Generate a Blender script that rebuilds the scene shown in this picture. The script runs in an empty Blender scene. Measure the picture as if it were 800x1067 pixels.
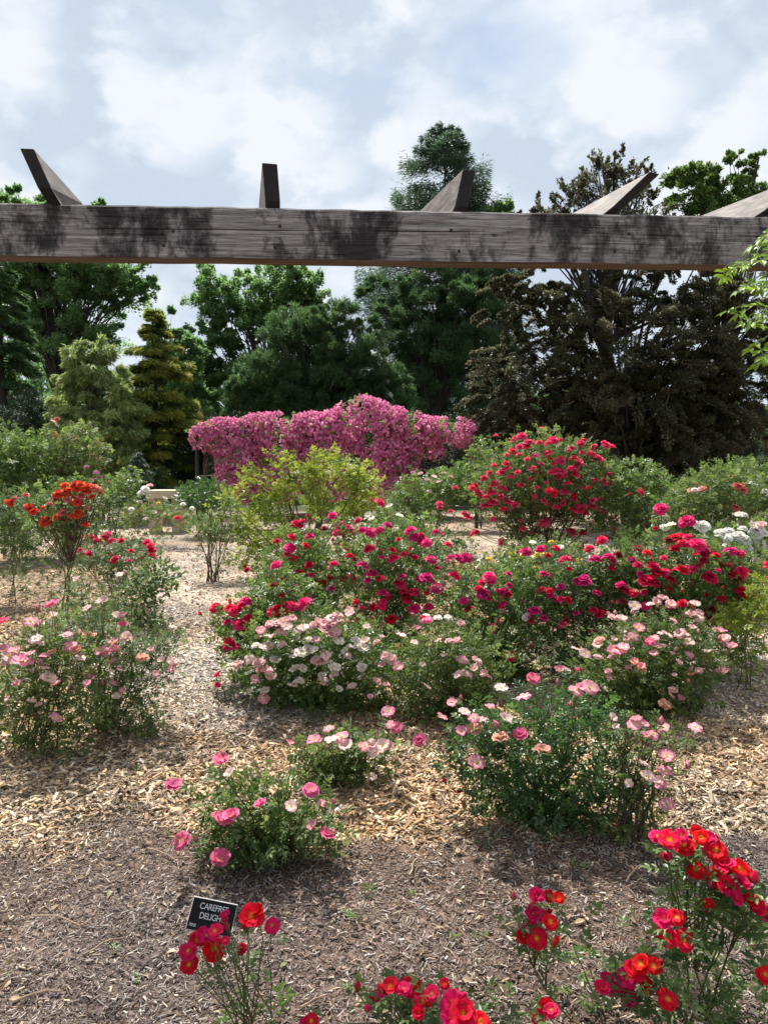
import bpy, math, random
import numpy as np

rng = np.random.default_rng(7)
random.seed(7)
R = math.radians
scene = bpy.context.scene
col = scene.collection

# ------------------------------------------------------------------ camera model
CAM_Z, F, PITCH = 1.6, 770.0, R(3.57)
cp, sp = math.cos(PITCH), math.sin(PITCH)


def ray(px, py):
    """direction of a photo pixel (800 x 1067), scaled so that y = 1"""
    r, u = (px - 400) / F, (533.5 - py) / F
    x, y, z = r, cp + u * sp, -sp + u * cp
    return x / y, z / y


def W(px, py, D):
    a, b = ray(px, py)
    return np.array([a * D, D, CAM_Z + b * D])


def G(px, py):
    a, b = ray(px, py)
    D = -CAM_Z / b
    return np.array([a * D, D, 0.0])


def to_px(x, y, z):
    """inverse of W, used only to measure"""
    fy, uz = y * cp - (z - CAM_Z) * sp, y * sp + (z - CAM_Z) * cp
    return 400 + F * x / fy, 533.5 - F * uz / fy


cam_d = bpy.data.cameras.new('camera')
cam_d.sensor_fit = 'VERTICAL'
cam_d.sensor_height = 36
cam_d.lens = F / 1067 * 36
cam_d.clip_end = 2000
cam_d.clip_start = 0.05
cam = bpy.data.objects.new('camera', cam_d)
cam.location = (0, 0, CAM_Z)
cam.rotation_euler = (R(90) - PITCH, 0, 0)
col.objects.link(cam)
scene.camera = cam


# ------------------------------------------------------------------ node helpers
def mat(name):
    m = bpy.data.materials.new(name)
    m.use_nodes = True
    nt = m.node_tree
    nt.nodes.clear()
    out = nt.nodes.new('ShaderNodeOutputMaterial')
    return m, nt, out


def N(nt, t, **kw):
    n = nt.nodes.new(t)
    for k, v in kw.items():
        if k.startswith('i_'):
            key = k[2:].replace('_', ' ')
            n.inputs[int(key) if key.isdigit() else key].default_value = v
        else:
            setattr(n, k, v)
    return n


def ramp(nt, fac, stops):
    n = nt.nodes.new('ShaderNodeValToRGB')
    el = n.color_ramp.elements
    while len(el) < len(stops):
        el.new(0.5)
    for e, (p, c) in zip(el, stops):
        e.position = p
        e.color = (*c, 1) if len(c) == 3 else c
    nt.links.new(fac, n.inputs[0])
    return n


def leaf_mat(name, stops, trans=0.4, rough=0.5, spec=0.35, tint=1.15):
    m, nt, out = mat(name)
    at = N(nt, 'ShaderNodeAttribute', attribute_name='v')
    r = ramp(nt, at.outputs['Fac'], stops)
    p = N(nt, 'ShaderNodeBsdfPrincipled', i_Roughness=rough)
    p.inputs['Specular IOR Level'].default_value = spec
    nt.links.new(r.outputs[0], p.inputs['Base Color'])
    hs = N(nt, 'ShaderNodeHueSaturation', i_Hue=0.485, i_Saturation=1.1, i_Value=1.7)
    nt.links.new(r.outputs[0], hs.inputs['Color'])
    t = N(nt, 'ShaderNodeBsdfTranslucent')
    nt.links.new(hs.outputs[0], t.inputs['Color'])
    mx = N(nt, 'ShaderNodeMixShader', i_Fac=trans)
    nt.links.new(p.outputs[0], mx.inputs[1])
    nt.links.new(t.outputs[0], mx.inputs[2])
    nt.links.new(mx.outputs[0], out.inputs[0])
    return m


def petal_mat(name, outer, inner=None, mid=None, trans=0.48, dv=0.25, dh=0.008):
    """v = 0 at the petal's claw, 1 at its edge"""
    inner = inner or outer
    mid = mid or outer
    m, nt, out = mat(name)
    at = N(nt, 'ShaderNodeAttribute', attribute_name='v')
    r = ramp(nt, at.outputs['Fac'], [(0.0, inner), (0.14, inner), (0.34, mid), (0.7, outer)])
    oi = N(nt, 'ShaderNodeObjectInfo')
    mr = N(nt, 'ShaderNodeMapRange')
    mr.inputs['To Min'].default_value = 1 - dv
    mr.inputs['To Max'].default_value = 1 + dv * 0.35
    nt.links.new(oi.outputs['Random'], mr.inputs['Value'])
    mh = N(nt, 'ShaderNodeMapRange')
    mh.inputs['To Min'].default_value = 0.5 - dh
    mh.inputs['To Max'].default_value = 0.5 + dh
    ml = N(nt, 'ShaderNodeMath', operation='FRACT')
    mm = N(nt, 'ShaderNodeMath', operation='MULTIPLY', i_1=7.31)
    nt.links.new(oi.outputs['Random'], mm.inputs[0])
    nt.links.new(mm.outputs[0], ml.inputs[0])
    nt.links.new(ml.outputs[0], mh.inputs['Value'])
    hs = N(nt, 'ShaderNodeHueSaturation')
    nt.links.new(mh.outputs[0], hs.inputs['Hue'])
    nt.links.new(mr.outputs[0], hs.inputs['Value'])
    tcp = N(nt, 'ShaderNodeTexCoord')
    pn = N(nt, 'ShaderNodeTexNoise', i_Scale=3.2, i_Detail=4.0)
    nt.links.new(tcp.outputs['Object'], pn.inputs['Vector'])
    pr = ramp(nt, pn.outputs['Fac'], [(.3, (.68, .66, .66)), (.5, (1, 1, 1)), (.7, (1.08, 1.1, 1.1))])
    pm = N(nt, 'ShaderNodeMix', data_type='RGBA', blend_type='MULTIPLY')
    pm.inputs[0].default_value = .8
    nt.links.new(r.outputs[0], pm.inputs[6])
    nt.links.new(pr.outputs[0], pm.inputs[7])
    nt.links.new(pm.outputs[2], hs.inputs['Color'])
    p = N(nt, 'ShaderNodeBsdfPrincipled', i_Roughness=0.65)
    p.inputs['Specular IOR Level'].default_value = 0.2
    nt.links.new(hs.outputs[0], p.inputs['Base Color'])
    t = N(nt, 'ShaderNodeBsdfTranslucent')
    nt.links.new(hs.outputs[0], t.inputs['Color'])
    mx = N(nt, 'ShaderNodeMixShader', i_Fac=trans)
    nt.links.new(p.outputs[0], mx.inputs[1])
    nt.links.new(t.outputs[0], mx.inputs[2])
    nt.links.new(mx.outputs[0], out.inputs[0])
    return m


def plain(name, c, rough=0.8, spec=0.3, noise=0.3, scale=8.0):
    m, nt, out = mat(name)
    tc = N(nt, 'ShaderNodeTexCoord')
    no = N(nt, 'ShaderNodeTexNoise', i_Scale=scale, i_Detail=5.0)
    nt.links.new(tc.outputs['Object'], no.inputs['Vector'])
    lo = tuple(x * (1 - noise) for x in c)
    hi = tuple(min(1, x * (1 + noise)) for x in c)
    r = ramp(nt, no.outputs['Fac'], [(0.3, lo), (0.7, hi)])
    p = N(nt, 'ShaderNodeBsdfPrincipled', i_Roughness=rough)
    p.inputs['Specular IOR Level'].default_value = spec
    nt.links.new(r.outputs[0], p.inputs['Base Color'])
    nt.links.new(p.outputs[0], out.inputs[0])
    return m


# ------------------------------------------------------------------ mesh helpers
def mesh_np(name, V, faces, v=None, colr=None, mats=(), smooth=False):
    """faces: list of int arrays (k, n); v: per-vertex float; colr: per-vertex rgb"""
    me = bpy.data.meshes.new(name)
    V = np.asarray(V, dtype=np.float32)
    if not isinstance(faces, list):
        faces = [faces]
    faces = [np.asarray(f, dtype=np.int32) for f in faces if len(f)]
    loops = np.concatenate([f.ravel() for f in faces])
    sizes = np.concatenate([np.full(len(f), f.shape[1], dtype=np.int32) for f in faces])
    starts = np.concatenate([[0], np.cumsum(sizes)[:-1]]).astype(np.int32)
    me.vertices.add(len(V))
    me.vertices.foreach_set('co', V.ravel())
    me.loops.add(len(loops))
    me.loops.foreach_set('vertex_index', loops)
    me.polygons.add(len(sizes))
    me.polygons.foreach_set('loop_start', starts)
    me.polygons.foreach_set('loop_total', sizes)
    me.polygons.foreach_set('use_smooth', np.full(len(sizes), smooth))
    if v is not None:
        a = me.attributes.new('v', 'FLOAT', 'POINT')
        a.data.foreach_set('value', np.asarray(v, dtype=np.float32))
    if colr is not None:
        a = me.attributes.new('col', 'FLOAT_COLOR', 'POINT')
        c = np.ones((len(V), 4), dtype=np.float32)
        c[:, :3] = colr
        a.data.foreach_set('color', c.ravel())
    me.update(calc_edges=True)
    for m in mats:
        me.materials.append(m)
    return me


def link(name, me, parent=None, loc=None):
    o = bpy.data.objects.new(name, me)
    col.objects.link(o)
    if parent is not None:
        o.parent = parent
    if loc is not None:
        o.location = loc
    return o


def tag(o, label, cat, group=None):
    o['label'] = label
    o['category'] = cat
    if group:
        o['group'] = group
    return o


def thing(name, label, cat, loc, group=None):
    o = bpy.data.objects.new(name, None)
    o.empty_display_size = 0.1
    o.location = loc
    col.objects.link(o)
    return tag(o, label, cat, group)


def norm(a):
    return a / np.maximum(np.linalg.norm(a, axis=-1, keepdims=True), 1e-9)


def frames(y, up):
    """matrices whose columns are x, y, z with y along the leaf and z near up"""
    y = norm(y)
    x = norm(np.cross(y, up))
    z = np.cross(x, y)
    return np.stack([x, y, z], axis=-1)


def stamp(T, TF, pos, M, size):
    """copies of template verts T (m,3) with faces TF, at pos (n,3), matrices M (n,3,3), size (n,) or (n,3)"""
    n, m = len(pos), len(T)
    s = size if np.ndim(size) == 2 else np.repeat(np.asarray(size)[:, None], 3, 1)
    P = T[None] * s[:, None, :]
    V = np.einsum('nij,nmj->nmi', M, P) + pos[:, None, :]
    Fs = (TF[None] + (np.arange(n) * m)[:, None, None]).reshape(-1, TF.shape[1])
    return V.reshape(-1, 3), Fs


# leaf templates: y = length 1
LEAF2 = (np.array([[0, 0, 0], [0.27, 0.45, 0.06], [0, 1, -0.05], [-0.27, 0.45, 0.06]]), np.array([[0, 1, 2], [0, 2, 3]]))
LEAF8 = (np.array([[0, 0, 0], [-.25, .34, .08], [0, .38, 0], [.25, .34, .08], [-.18, .68, .05], [0, .75, -.03], [.18, .68, .05], [0, 1, -.12]]),
         np.array([[0, 2, 1], [0, 3, 2], [1, 2, 5], [1, 5, 4], [2, 3, 6], [2, 6, 5], [4, 5, 7], [5, 6, 7]]))
NEEDLE = (np.array([[0, 0, 0], [0.09, 0.4, 0.02], [0, 1, -0.06], [-0.09, 0.4, 0.02]]), np.array([[0, 1, 2], [0, 2, 3]]))


def compound(leaf, five=5):
    """a pinnate rose leaf of several leaflets; total length 1"""
    T, TF = leaf
    items = [(0, 0.58, 0, 0.42)]
    pairs = (five - 1) // 2
    for k in range(pairs):
        yy = 0.30 + 0.28 * k if pairs == 2 else 0.12 + 0.5 * k / max(1, pairs - 1)
        for s in (-1, 1):
            items.append((s * 0.02, yy, s * R(58), 0.34 if pairs == 2 else 0.3))
    V, Fs = [], []
    for i, (x, y, a, L) in enumerate(items):
        c, s = math.cos(-a), math.sin(-a)
        P = T * L
        Q = np.stack([P[:, 0] * c - P[:, 1] * s + x, P[:, 0] * s + P[:, 1] * c + y, P[:, 2] - 0.06 * y + (0.03 if i % 2 else 0)], 1)
        V.append(Q)
        Fs.append(TF + len(T) * i)
    # rachis
    k = sum(len(a) for a in V)
    V.append(np.array([[-.012, 0, 0], [.012, 0, 0], [.008, .62, -.03], [-.008, .62, -.03]]))
    Fs.append(np.array([[k, k + 1, k + 2], [k, k + 2, k + 3]]))
    return np.concatenate(V), np.concatenate(Fs)


ROSE5 = compound(LEAF2)
ROSE5N = compound(LEAF8)
WIST = compound(LEAF8, 9)


def tube(pts, r0, r1, k=5):
    pts = np.asarray(pts, dtype=float)
    n = len(pts)
    t = norm(np.gradient(pts, axis=0))
    ref = np.array([0.31, 0.22, 0.92]) if abs(t[0, 2]) < 0.9 else np.array([0.95, 0.2, 0.1])
    x = norm(np.cross(t, ref))
    y = np.cross(t, x)
    r = np.linspace(r0, r1, n)[:, None, None]
    a = np.linspace(0, 2 * np.pi, k, endpoint=False)
    ring = pts[:, None] + r * (np.cos(a)[None, :, None] * x[:, None] + np.sin(a)[None, :, None] * y[:, None])
    V = ring.reshape(-1, 3)
    i = np.arange(n - 1)[:, None] * k
    j = np.arange(k)[None]
    jn = (j + 1) % k
    Fq = np.stack([i + j, i + jn, i + k + jn, i + k + j], -1).reshape(-1, 4)
    return V, Fq


def bez(a, b, c, n=7, wob=0.0):
    t = np.linspace(0, 1, n)[:, None]
    p = (1 - t) ** 2 * a + 2 * t * (1 - t) * b + t ** 2 * c
    if wob:
        p[1:-1] += rng.normal(0, wob, (n - 2, 3))
    return p


class Acc:
    def __init__(s):
        s.V, s.F, s.A, s.n = [], {}, [], 0

    def add(s, V, Fa, v=0.5):
        s.V.append(V)
        s.F.setdefault(Fa.shape[1], []).append(Fa + s.n)
        s.A.append(np.broadcast_to(np.asarray(v, dtype=np.float32), (len(V),)))
        s.n += len(V)

    def mesh(s, name, mats, off=(0, 0, 0), smooth=False):
        return mesh_np(name, np.concatenate(s.V) - np.asarray(off), [np.concatenate(f) for f in s.F.values()], v=np.concatenate(s.A), mats=mats, smooth=smooth)


# ------------------------------------------------------------------ flower templates (radius 1, facing +z)
def petal_patch(acc, ang, width, length, tilt, curl, nu=5, nw=5, z0=0.0, r0=0.06, ruff=0.04, v0=0.0, notch=0.1):
    """one petal: a grid from claw to edge, tilted up by tilt, edge curled back"""
    us = np.linspace(0, 1, nu)
    ws = np.linspace(-1, 1, nw)
    U, Wd = np.meshgrid(us, ws, indexing='ij')
    prof = width * (0.22 + 0.78 * np.sin(np.clip(U, 0, 1) * np.pi * 0.62) ** 0.8) * np.where(U > 0.8, 1 - (U - 0.8) * 0.9, 1)
    L = length * U * (1 - notch * (U ** 3) * (Wd ** 2) - 0.06 * (U > 0.95) * (np.abs(Wd) < 0.2))
    x = prof * Wd
    th = tilt - curl * U ** 2
    du = length / (nu - 1)
    rad = r0 + np.cumsum(np.cos(th) * np.gradient(L, axis=0), axis=0) - np.cos(th[0]) * np.gradient(L, axis=0)[0]
    z = z0 + np.cumsum(np.sin(th) * np.gradient(L, axis=0), axis=0) - np.sin(th[0]) * np.gradient(L, axis=0)[0]
    z = z + 0.16 * width * (Wd ** 2) * U * (1.0) + ruff * np.sin(Wd * 5 + ang * 7) * U ** 2
    # bend sideways round the axis for upright petals
    bend = np.sin(np.clip(tilt, 0, 1.5)) * 0.5
    rad = rad - bend * x ** 2 / max(width, 1e-3) * 0.8
    c, s = math.cos(ang), math.sin(ang)
    V = np.stack([rad * c - x * s, rad * s + x * c, z], -1).reshape(-1, 3)
    i = np.arange(nu - 1)[:, None] * nw
    j = np.arange(nw - 1)[None]
    Fq = np.stack([i + j, i + j + 1, i + nw + j + 1, i + nw + j], -1).reshape(-1, 4)
    acc.add(V, Fq, np.clip(v0 + (1 - v0) * U.ravel(), 0, 1))


def stamens(acc, r=0.2, n=22, h=0.14):
    a = np.linspace(0, 2 * np.pi, 9)[:-1]
    V = np.concatenate([[[0, 0, 0.1]], np.stack([0.5 * r * np.cos(a), 0.5 * r * np.sin(a), np.full(8, 0.06)], 1), np.stack([r * .7 * np.cos(a), r * .7 * np.sin(a), np.full(8, 0.0)], 1)])
    Fq = np.array([[1 + k, 9 + k, 9 + (k + 1) % 8, 1 + (k + 1) % 8] for k in range(8)])
    Ft = np.array([[0, 1 + k, 1 + (k + 1) % 8] for k in range(8)])
    acc.add(V, Fq, 0.2)
    acc.F.setdefault(3, []).append(Ft + acc.n - len(V))
    for k in range(n):
        ang = rng.uniform(0, 6.28)
        rr = r * rng.uniform(0.3, 1.0)
        b = np.array([rr * .5 * math.cos(ang), rr * .5 * math.sin(ang), 0.04])
        t = np.array([rr * 1.1 * math.cos(ang), rr * 1.1 * math.sin(ang), h * rng.uniform(.7, 1.1)])
        V, Fq = tube([b, (b + t) / 2 + [0, 0, .02], t, t + [0, 0, .025]], 0.012, 0.022, 4)
        acc.add(V, Fq, 0.8)


def flower_single(seed, cup=0.35, whorls=1):
    rng2 = np.random.default_rng(seed)
    acc = Acc()
    for w in range(whorls):
        off = rng2.uniform(0, 1)
        for k in range(5):
            petal_patch(acc, off + w * 0.63 + k * 2 * np.pi / 5 + rng2.normal(0, .07), 0.58 - 0.1 * w, (0.95 - 0.22 * w) * rng2.uniform(.92, 1.05),
                        cup + 0.35 * w + rng2.normal(0, .1), rng2.uniform(0.3, .75), z0=0.012 * k + 0.03 * w, ruff=0.085, notch=rng2.uniform(.08, .3))
    return acc


def flower_double(seed, n=26, small=False):
    rng2 = np.random.default_rng(seed)
    acc = Acc()
    for k in range(n):
        t = k / (n - 1)
        ang = k * 2.39996 + rng2.normal(0, .15)
        tilt = 1.45 - 1.35 * t ** 0.8 + rng2.normal(0, .08)
        length = 0.42 + 0.5 * t
        petal_patch(acc, ang, 0.22 + 0.3 * t, length * rng2.uniform(.92, 1.06), tilt, 0.35 + 0.6 * t, nu=4 if small else 5, nw=3 if small else 5,
                    z0=-0.02 - 0.12 * t, r0=0.03 + 0.05 * t, ruff=0.03, v0=0.0, notch=.12)
    return acc


def calyx(acc):
    for k in range(5):
        a = k * 2 * np.pi / 5 + .3
        d = np.array([math.cos(a), math.sin(a), 0])
        p = np.array([0, 0, -0.06])
        q = d * .35 + [0, 0, -0.1]
        s = np.array([-d[1], d[0], 0]) * .08
        acc.add(np.array([p, d * .16 + s + [0, 0, -.09], q, d * .16 - s + [0, 0, -.09]]), np.array([[0, 1, 2, 3]]), 0.4)
    V, Fq = tube([[0, 0, -0.22], [0, 0, -0.14], [0, 0, -0.04]], .07, .1, 6)
    acc.add(V, Fq, .4)


GREEN_STEM = leaf_mat('green_cane', [(0.0, (.10, .035, .02)), (.5, (.075, .10, .03)), (1, (.13, .17, .05))], trans=0.05)
BARK_CANE = plain('brown_cane', (.10, .065, .045), scale=30)

MERGE = {}


def flower_mesh(kind, variant, near):
    """(petal mesh, centre mesh or None)"""
    key = (kind, variant, near)
    if key in MERGE:
        return MERGE[key]
    form, m, centre = KINDS[kind]
    sd = 100 + variant * 17 + len(kind)
    if form == 'single':
        acc = flower_single(sd, cup=[.25, .5, 1.0, .1, .75, .35][variant % 6])
    elif form == 'semi':
        acc = flower_single(sd, cup=[.15, .35, .75, .05, .5, .25][variant % 6], whorls=2)
    elif form == 'pom':
        acc = flower_double(sd, 12, True)
    else:
        acc = flower_double(sd, [24, 28, 22, 30][variant % 4], not near)
    me = acc.mesh('bloom', [m], smooth=True)
    cm = None
    if centre is not None:
        c = Acc()
        stamens(c, n=22 if near else 8)
        cm = c.mesh('bloom_centre', [centre], smooth=True)
    MERGE[key] = (me, cm)
    return MERGE[key]


YEL = leaf_mat('stamen_yellow', [(0, (.75, .42, .04)), (1, (.85, .60, .08))], trans=.1)
KINDS = {
    'pink': ('single', petal_mat('petal_pink', (.80, .30, .42), (.88, .70, .55), (.84, .48, .52)), YEL),
    'deep': ('semi', petal_mat('petal_deep_pink', (.78, .10, .25), (.85, .35, .4)), YEL),
    'hotpink': ('semi', petal_mat('petal_bright_pink', (.82, .18, .34), (.80, .30, .40)), YEL),
    'pale': ('single', petal_mat('petal_pale_pink', (.84, .56, .56), (.88, .80, .66), (.86, .66, .62)), YEL),
    'blush': ('semi', petal_mat('petal_blush', (.82, .50, .51), (.84, .68, .62)), YEL),
    'cream': ('semi', petal_mat('petal_cream', (.90, .83, .75), (.88, .82, .62)), YEL),
    'peach': ('semi', petal_mat('petal_peach', (.80, .42, .32), (.84, .62, .42)), YEL),
    'red': ('double', petal_mat('petal_red', (.87, .025, .11), (.78, .012, .07), dv=.25), None),
    'hot': ('double', petal_mat('petal_cerise', (.88, .045, .22), (.80, .025, .15)), None),
    'mag': ('double', petal_mat('petal_magenta', (.78, .035, .25), (.70, .018, .16)), None),
    'dk': ('double', petal_mat('petal_dark_red', (.66, .012, .065), (.52, .007, .035), dv=.35), None),
    'fade': ('double', petal_mat('petal_faded_red', (.42, .05, .05), (.35, .03, .03), dv=.4), None),
    'shrubred': ('double', petal_mat('petal_shrub_red', (.88, .085, .20), (.84, .045, .14), dv=.25), None),
    'orange': ('double', petal_mat('petal_orange', (.82, .085, .035), (.75, .05, .02)), None),
    'yellow': ('double', petal_mat('petal_yellow', (.86, .68, .13), (.86, .60, .08)), None),
    'white': ('double', petal_mat('petal_white', (.90, .89, .84), (.88, .85, .68), dv=.08), None),
    'salmon': ('double', petal_mat('petal_salmon', (.78, .22, .20), (.80, .40, .32)), None),
    'fred': ('semi', petal_mat('petal_scarlet', (.80, .006, .03), (.82, .30, .03), (.80, .012, .025), dv=.25, dh=.006), YEL),
    'fmag': ('semi', petal_mat('petal_crimson_pink', (.80, .012, .14), (.78, .12, .10), (.80, .016, .11), dv=.2), YEL),
    'climb': ('pom', petal_mat('petal_rambler', (.85, .26, .51), (.78, .17, .41), dv=.3, dh=.012), None),
    'climbpale': ('pom', petal_mat('petal_rambler_pale', (.85, .40, .60), (.78, .26, .46), dv=.2), None),
}

L_DARK = leaf_mat('leaf_dark_glossy', [(0, (.020, .052, .018)), (.5, (.042, .096, .028)), (.88, (.085, .165, .05)), (1, (.14, .20, .07))], rough=.35, spec=.55)
L_MID = leaf_mat('leaf_rose_green', [(0, (.038, .078, .022)), (.5, (.082, .142, .040)), (.88, (.145, .215, .07)), (.95, (.14, .16, .055)), (1, (.14, .06, .035))], rough=.42, spec=.45)
L_OLIVE = leaf_mat('leaf_olive', [(0, (.036, .068, .02)), (.5, (.08, .13, .038)), (.85, (.145, .20, .068)), (.95, (.18, .15, .07)), (1, (.17, .075, .045))], rough=.5)
L_GREY = leaf_mat('leaf_grey_green', [(0, (.036, .068, .026)), (.5, (.072, .118, .044)), (.9, (.13, .18, .075)), (1, (.17, .13, .075))], rough=.5)
L_LIME = leaf_mat('leaf_chartreuse', [(0, (.11, .17, .03)), (.5, (.19, .255, .045)), (1, (.29, .34, .08))], rough=.5, trans=.35)
L_VINE = leaf_mat('leaf_vine', [(0, (.10, .20, .02)), (.5, (.17, .30, .03)), (1, (.26, .40, .05))], rough=.45, trans=.45)
STEM_LEAF = BARK_CANE


# ------------------------------------------------------------------ generic bush
def sample_ellipsoid(c, r, n, power=0.5):
    d = norm(rng.normal(size=(n, 3)))
    q = rng.uniform(0, 1, (n, 1)) ** power
    return c + d * r * q, d


def lobes_world(lobes, D, deep):
    out = []
    for l in lobes:
        cx, cy, rx, ry = l[:4]
        Dl = D + (l[4] if len(l) > 4 else 0)
        c = W(cx, cy, Dl)
        k = Dl / F
        out.append((c, np.array([rx * k, max(rx * k * deep, 0.05), ry * k]), (cx, cy, rx, ry, Dl)))
    return out


def scatter_leaves(acc, LW, n, leaf, size, up=0.5, lift=0.3, power=.45, clump=0, droop=0.0, vshift=0.0):
    """leaves through the lobes' volume; clump > 0 gathers them into tufts"""
    T, TF = leaf
    vol = np.array([l[1][0] * l[1][2] for l in LW])
    cnt = np.maximum(1, (n * vol / vol.sum())).astype(int)
    for (c, r, _), k in zip(LW, cnt):
        if clump:
            nc = max(3, int(clump * r[0] * r[2] * 4))
            cc, cd = sample_ellipsoid(c, r * 0.92, nc, .4)
            w = rng.integers(0, nc, k)
            rad = rng.uniform(.6, 1.3, nc) * 0.30 / math.sqrt(clump) * 1.6
            q, d = sample_ellipsoid(np.zeros(3), np.array([1.0, 1.0, .75]), k, .5)
            p = cc[w] + q * rad[w][:, None]
            d = norm(d * .6 + cd[w] * .6)
            tone = rng.normal(0, .13, nc)[w]
        else:
            p, d = sample_ellipsoid(c, r, k, power)
            p = p * (1 + rng.normal(0, .012, (k, 1)))
            tone = 0
        p[:, 2] = np.maximum(p[:, 2], 0.03 + size * .3)
        y = norm(d * [1, 1, .6] + rng.normal(0, .55, (k, 3)) + [0, 0, lift - droop])
        u = norm(rng.normal(0, .45, (k, 3)) + [0, 0, up] + d * .5)
        s = size * rng.uniform(.6, 1.25, k)
        V, Fs = stamp(T, TF, p, frames(y, u), s)
        v = np.clip(rng.beta(2.2, 2.2, k) + tone + vshift, 0, 1)
        acc.add(V, Fs, np.repeat(v, len(T)))


BUDS = {}


def bud_mesh(kind):
    """a closed pointed bud in its green sepals"""
    if kind not in BUDS:
        hs = np.array([-.9, -.6, 0, .6, 1.2, 1.6])
        rs = np.array([.25, .6, .8, .62, .34, .04])
        a = np.linspace(0, 6.283, 9)[:-1]
        V = np.stack([(rs[:, None] * np.cos(a + hs[:, None] * .5)).ravel(), (rs[:, None] * np.sin(a + hs[:, None] * .5)).ravel(), np.repeat(hs, 8)], 1)
        i = np.arange(5)[:, None] * 8
        j = np.arange(8)[None]
        Fq = np.stack([i + j, i + (j + 1) % 8, i + 8 + (j + 1) % 8, i + 8 + j], -1).reshape(-1, 4)
        SV, SF = [], []
        for k in range(5):
            an = k * 1.2566
            c, s_ = math.cos(an), math.sin(an)
            P = np.array([[.35, -.3, -.85], [.35, .3, -.85], [.92, .26, -.1], [.92, -.26, -.1], [.95, 0, 1.0]])
            SV.append(np.stack([P[:, 0] * c - P[:, 1] * s_, P[:, 0] * s_ + P[:, 1] * c, P[:, 2]], 1))
            SF.append(np.array([[0, 1, 2, 3], [3, 2, 4, 4]]) + 48 + 5 * k)
        SF = np.concatenate(SF)
        quads = np.concatenate([Fq, SF[0::2]])
        tris = SF[1::2][:, :3]
        me = mesh_np('bud', np.concatenate([V] + SV), [quads, tris], v=np.full(48 + 25, .8), mats=[KINDS[kind][1], GREEN_STEM], smooth=True)
        mi = np.zeros(len(me.polygons), dtype=np.int32)
        mi[len(Fq):] = 1
        me.polygons.foreach_set('material_index', mi)
        BUDS[kind] = me
    return BUDS[kind]


def bloom_point(px, py, LW, D):
    best = None
    for c, r, (cx, cy, rx, ry, Dl) in LW:
        q = ((px - cx) / rx) ** 2 + ((py - cy) / ry) ** 2
        if q < 1:
            d = Dl - r[1] * math.sqrt(1 - q) * 0.98
            if best is None or d < best:
                best = d
    return W(px, py, (best if best is not None else D + rng.uniform(-.06, .06)) - 0.016 * D - .04)


def rot_to(n, spin):
    from mathutils import Vector
    q = Vector(n).to_track_quat('Z', 'Y')
    from mathutils import Quaternion
    return (q @ Quaternion((0, 0, 1), spin)).to_euler()


def put_bloom(root, base, p, kind, dia, near, tilt_cam=.35, label=None):
    var = int(rng.integers(0, 6))
    me, cm = flower_mesh(kind, var, near)
    n = norm(np.array([rng.normal(0, .32), -tilt_cam + rng.normal(0, .28), 1.0]))
    o = link('bloom', me, root, p - base)
    o.rotation_euler = rot_to(n, rng.uniform(0, 6.28))
    s = dia / 2 * rng.uniform(.82, 1.12)
    o.scale = (s, s, s)
    if cm is not None:
        c = link('bloom_centre', cm, o)
    return n


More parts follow.
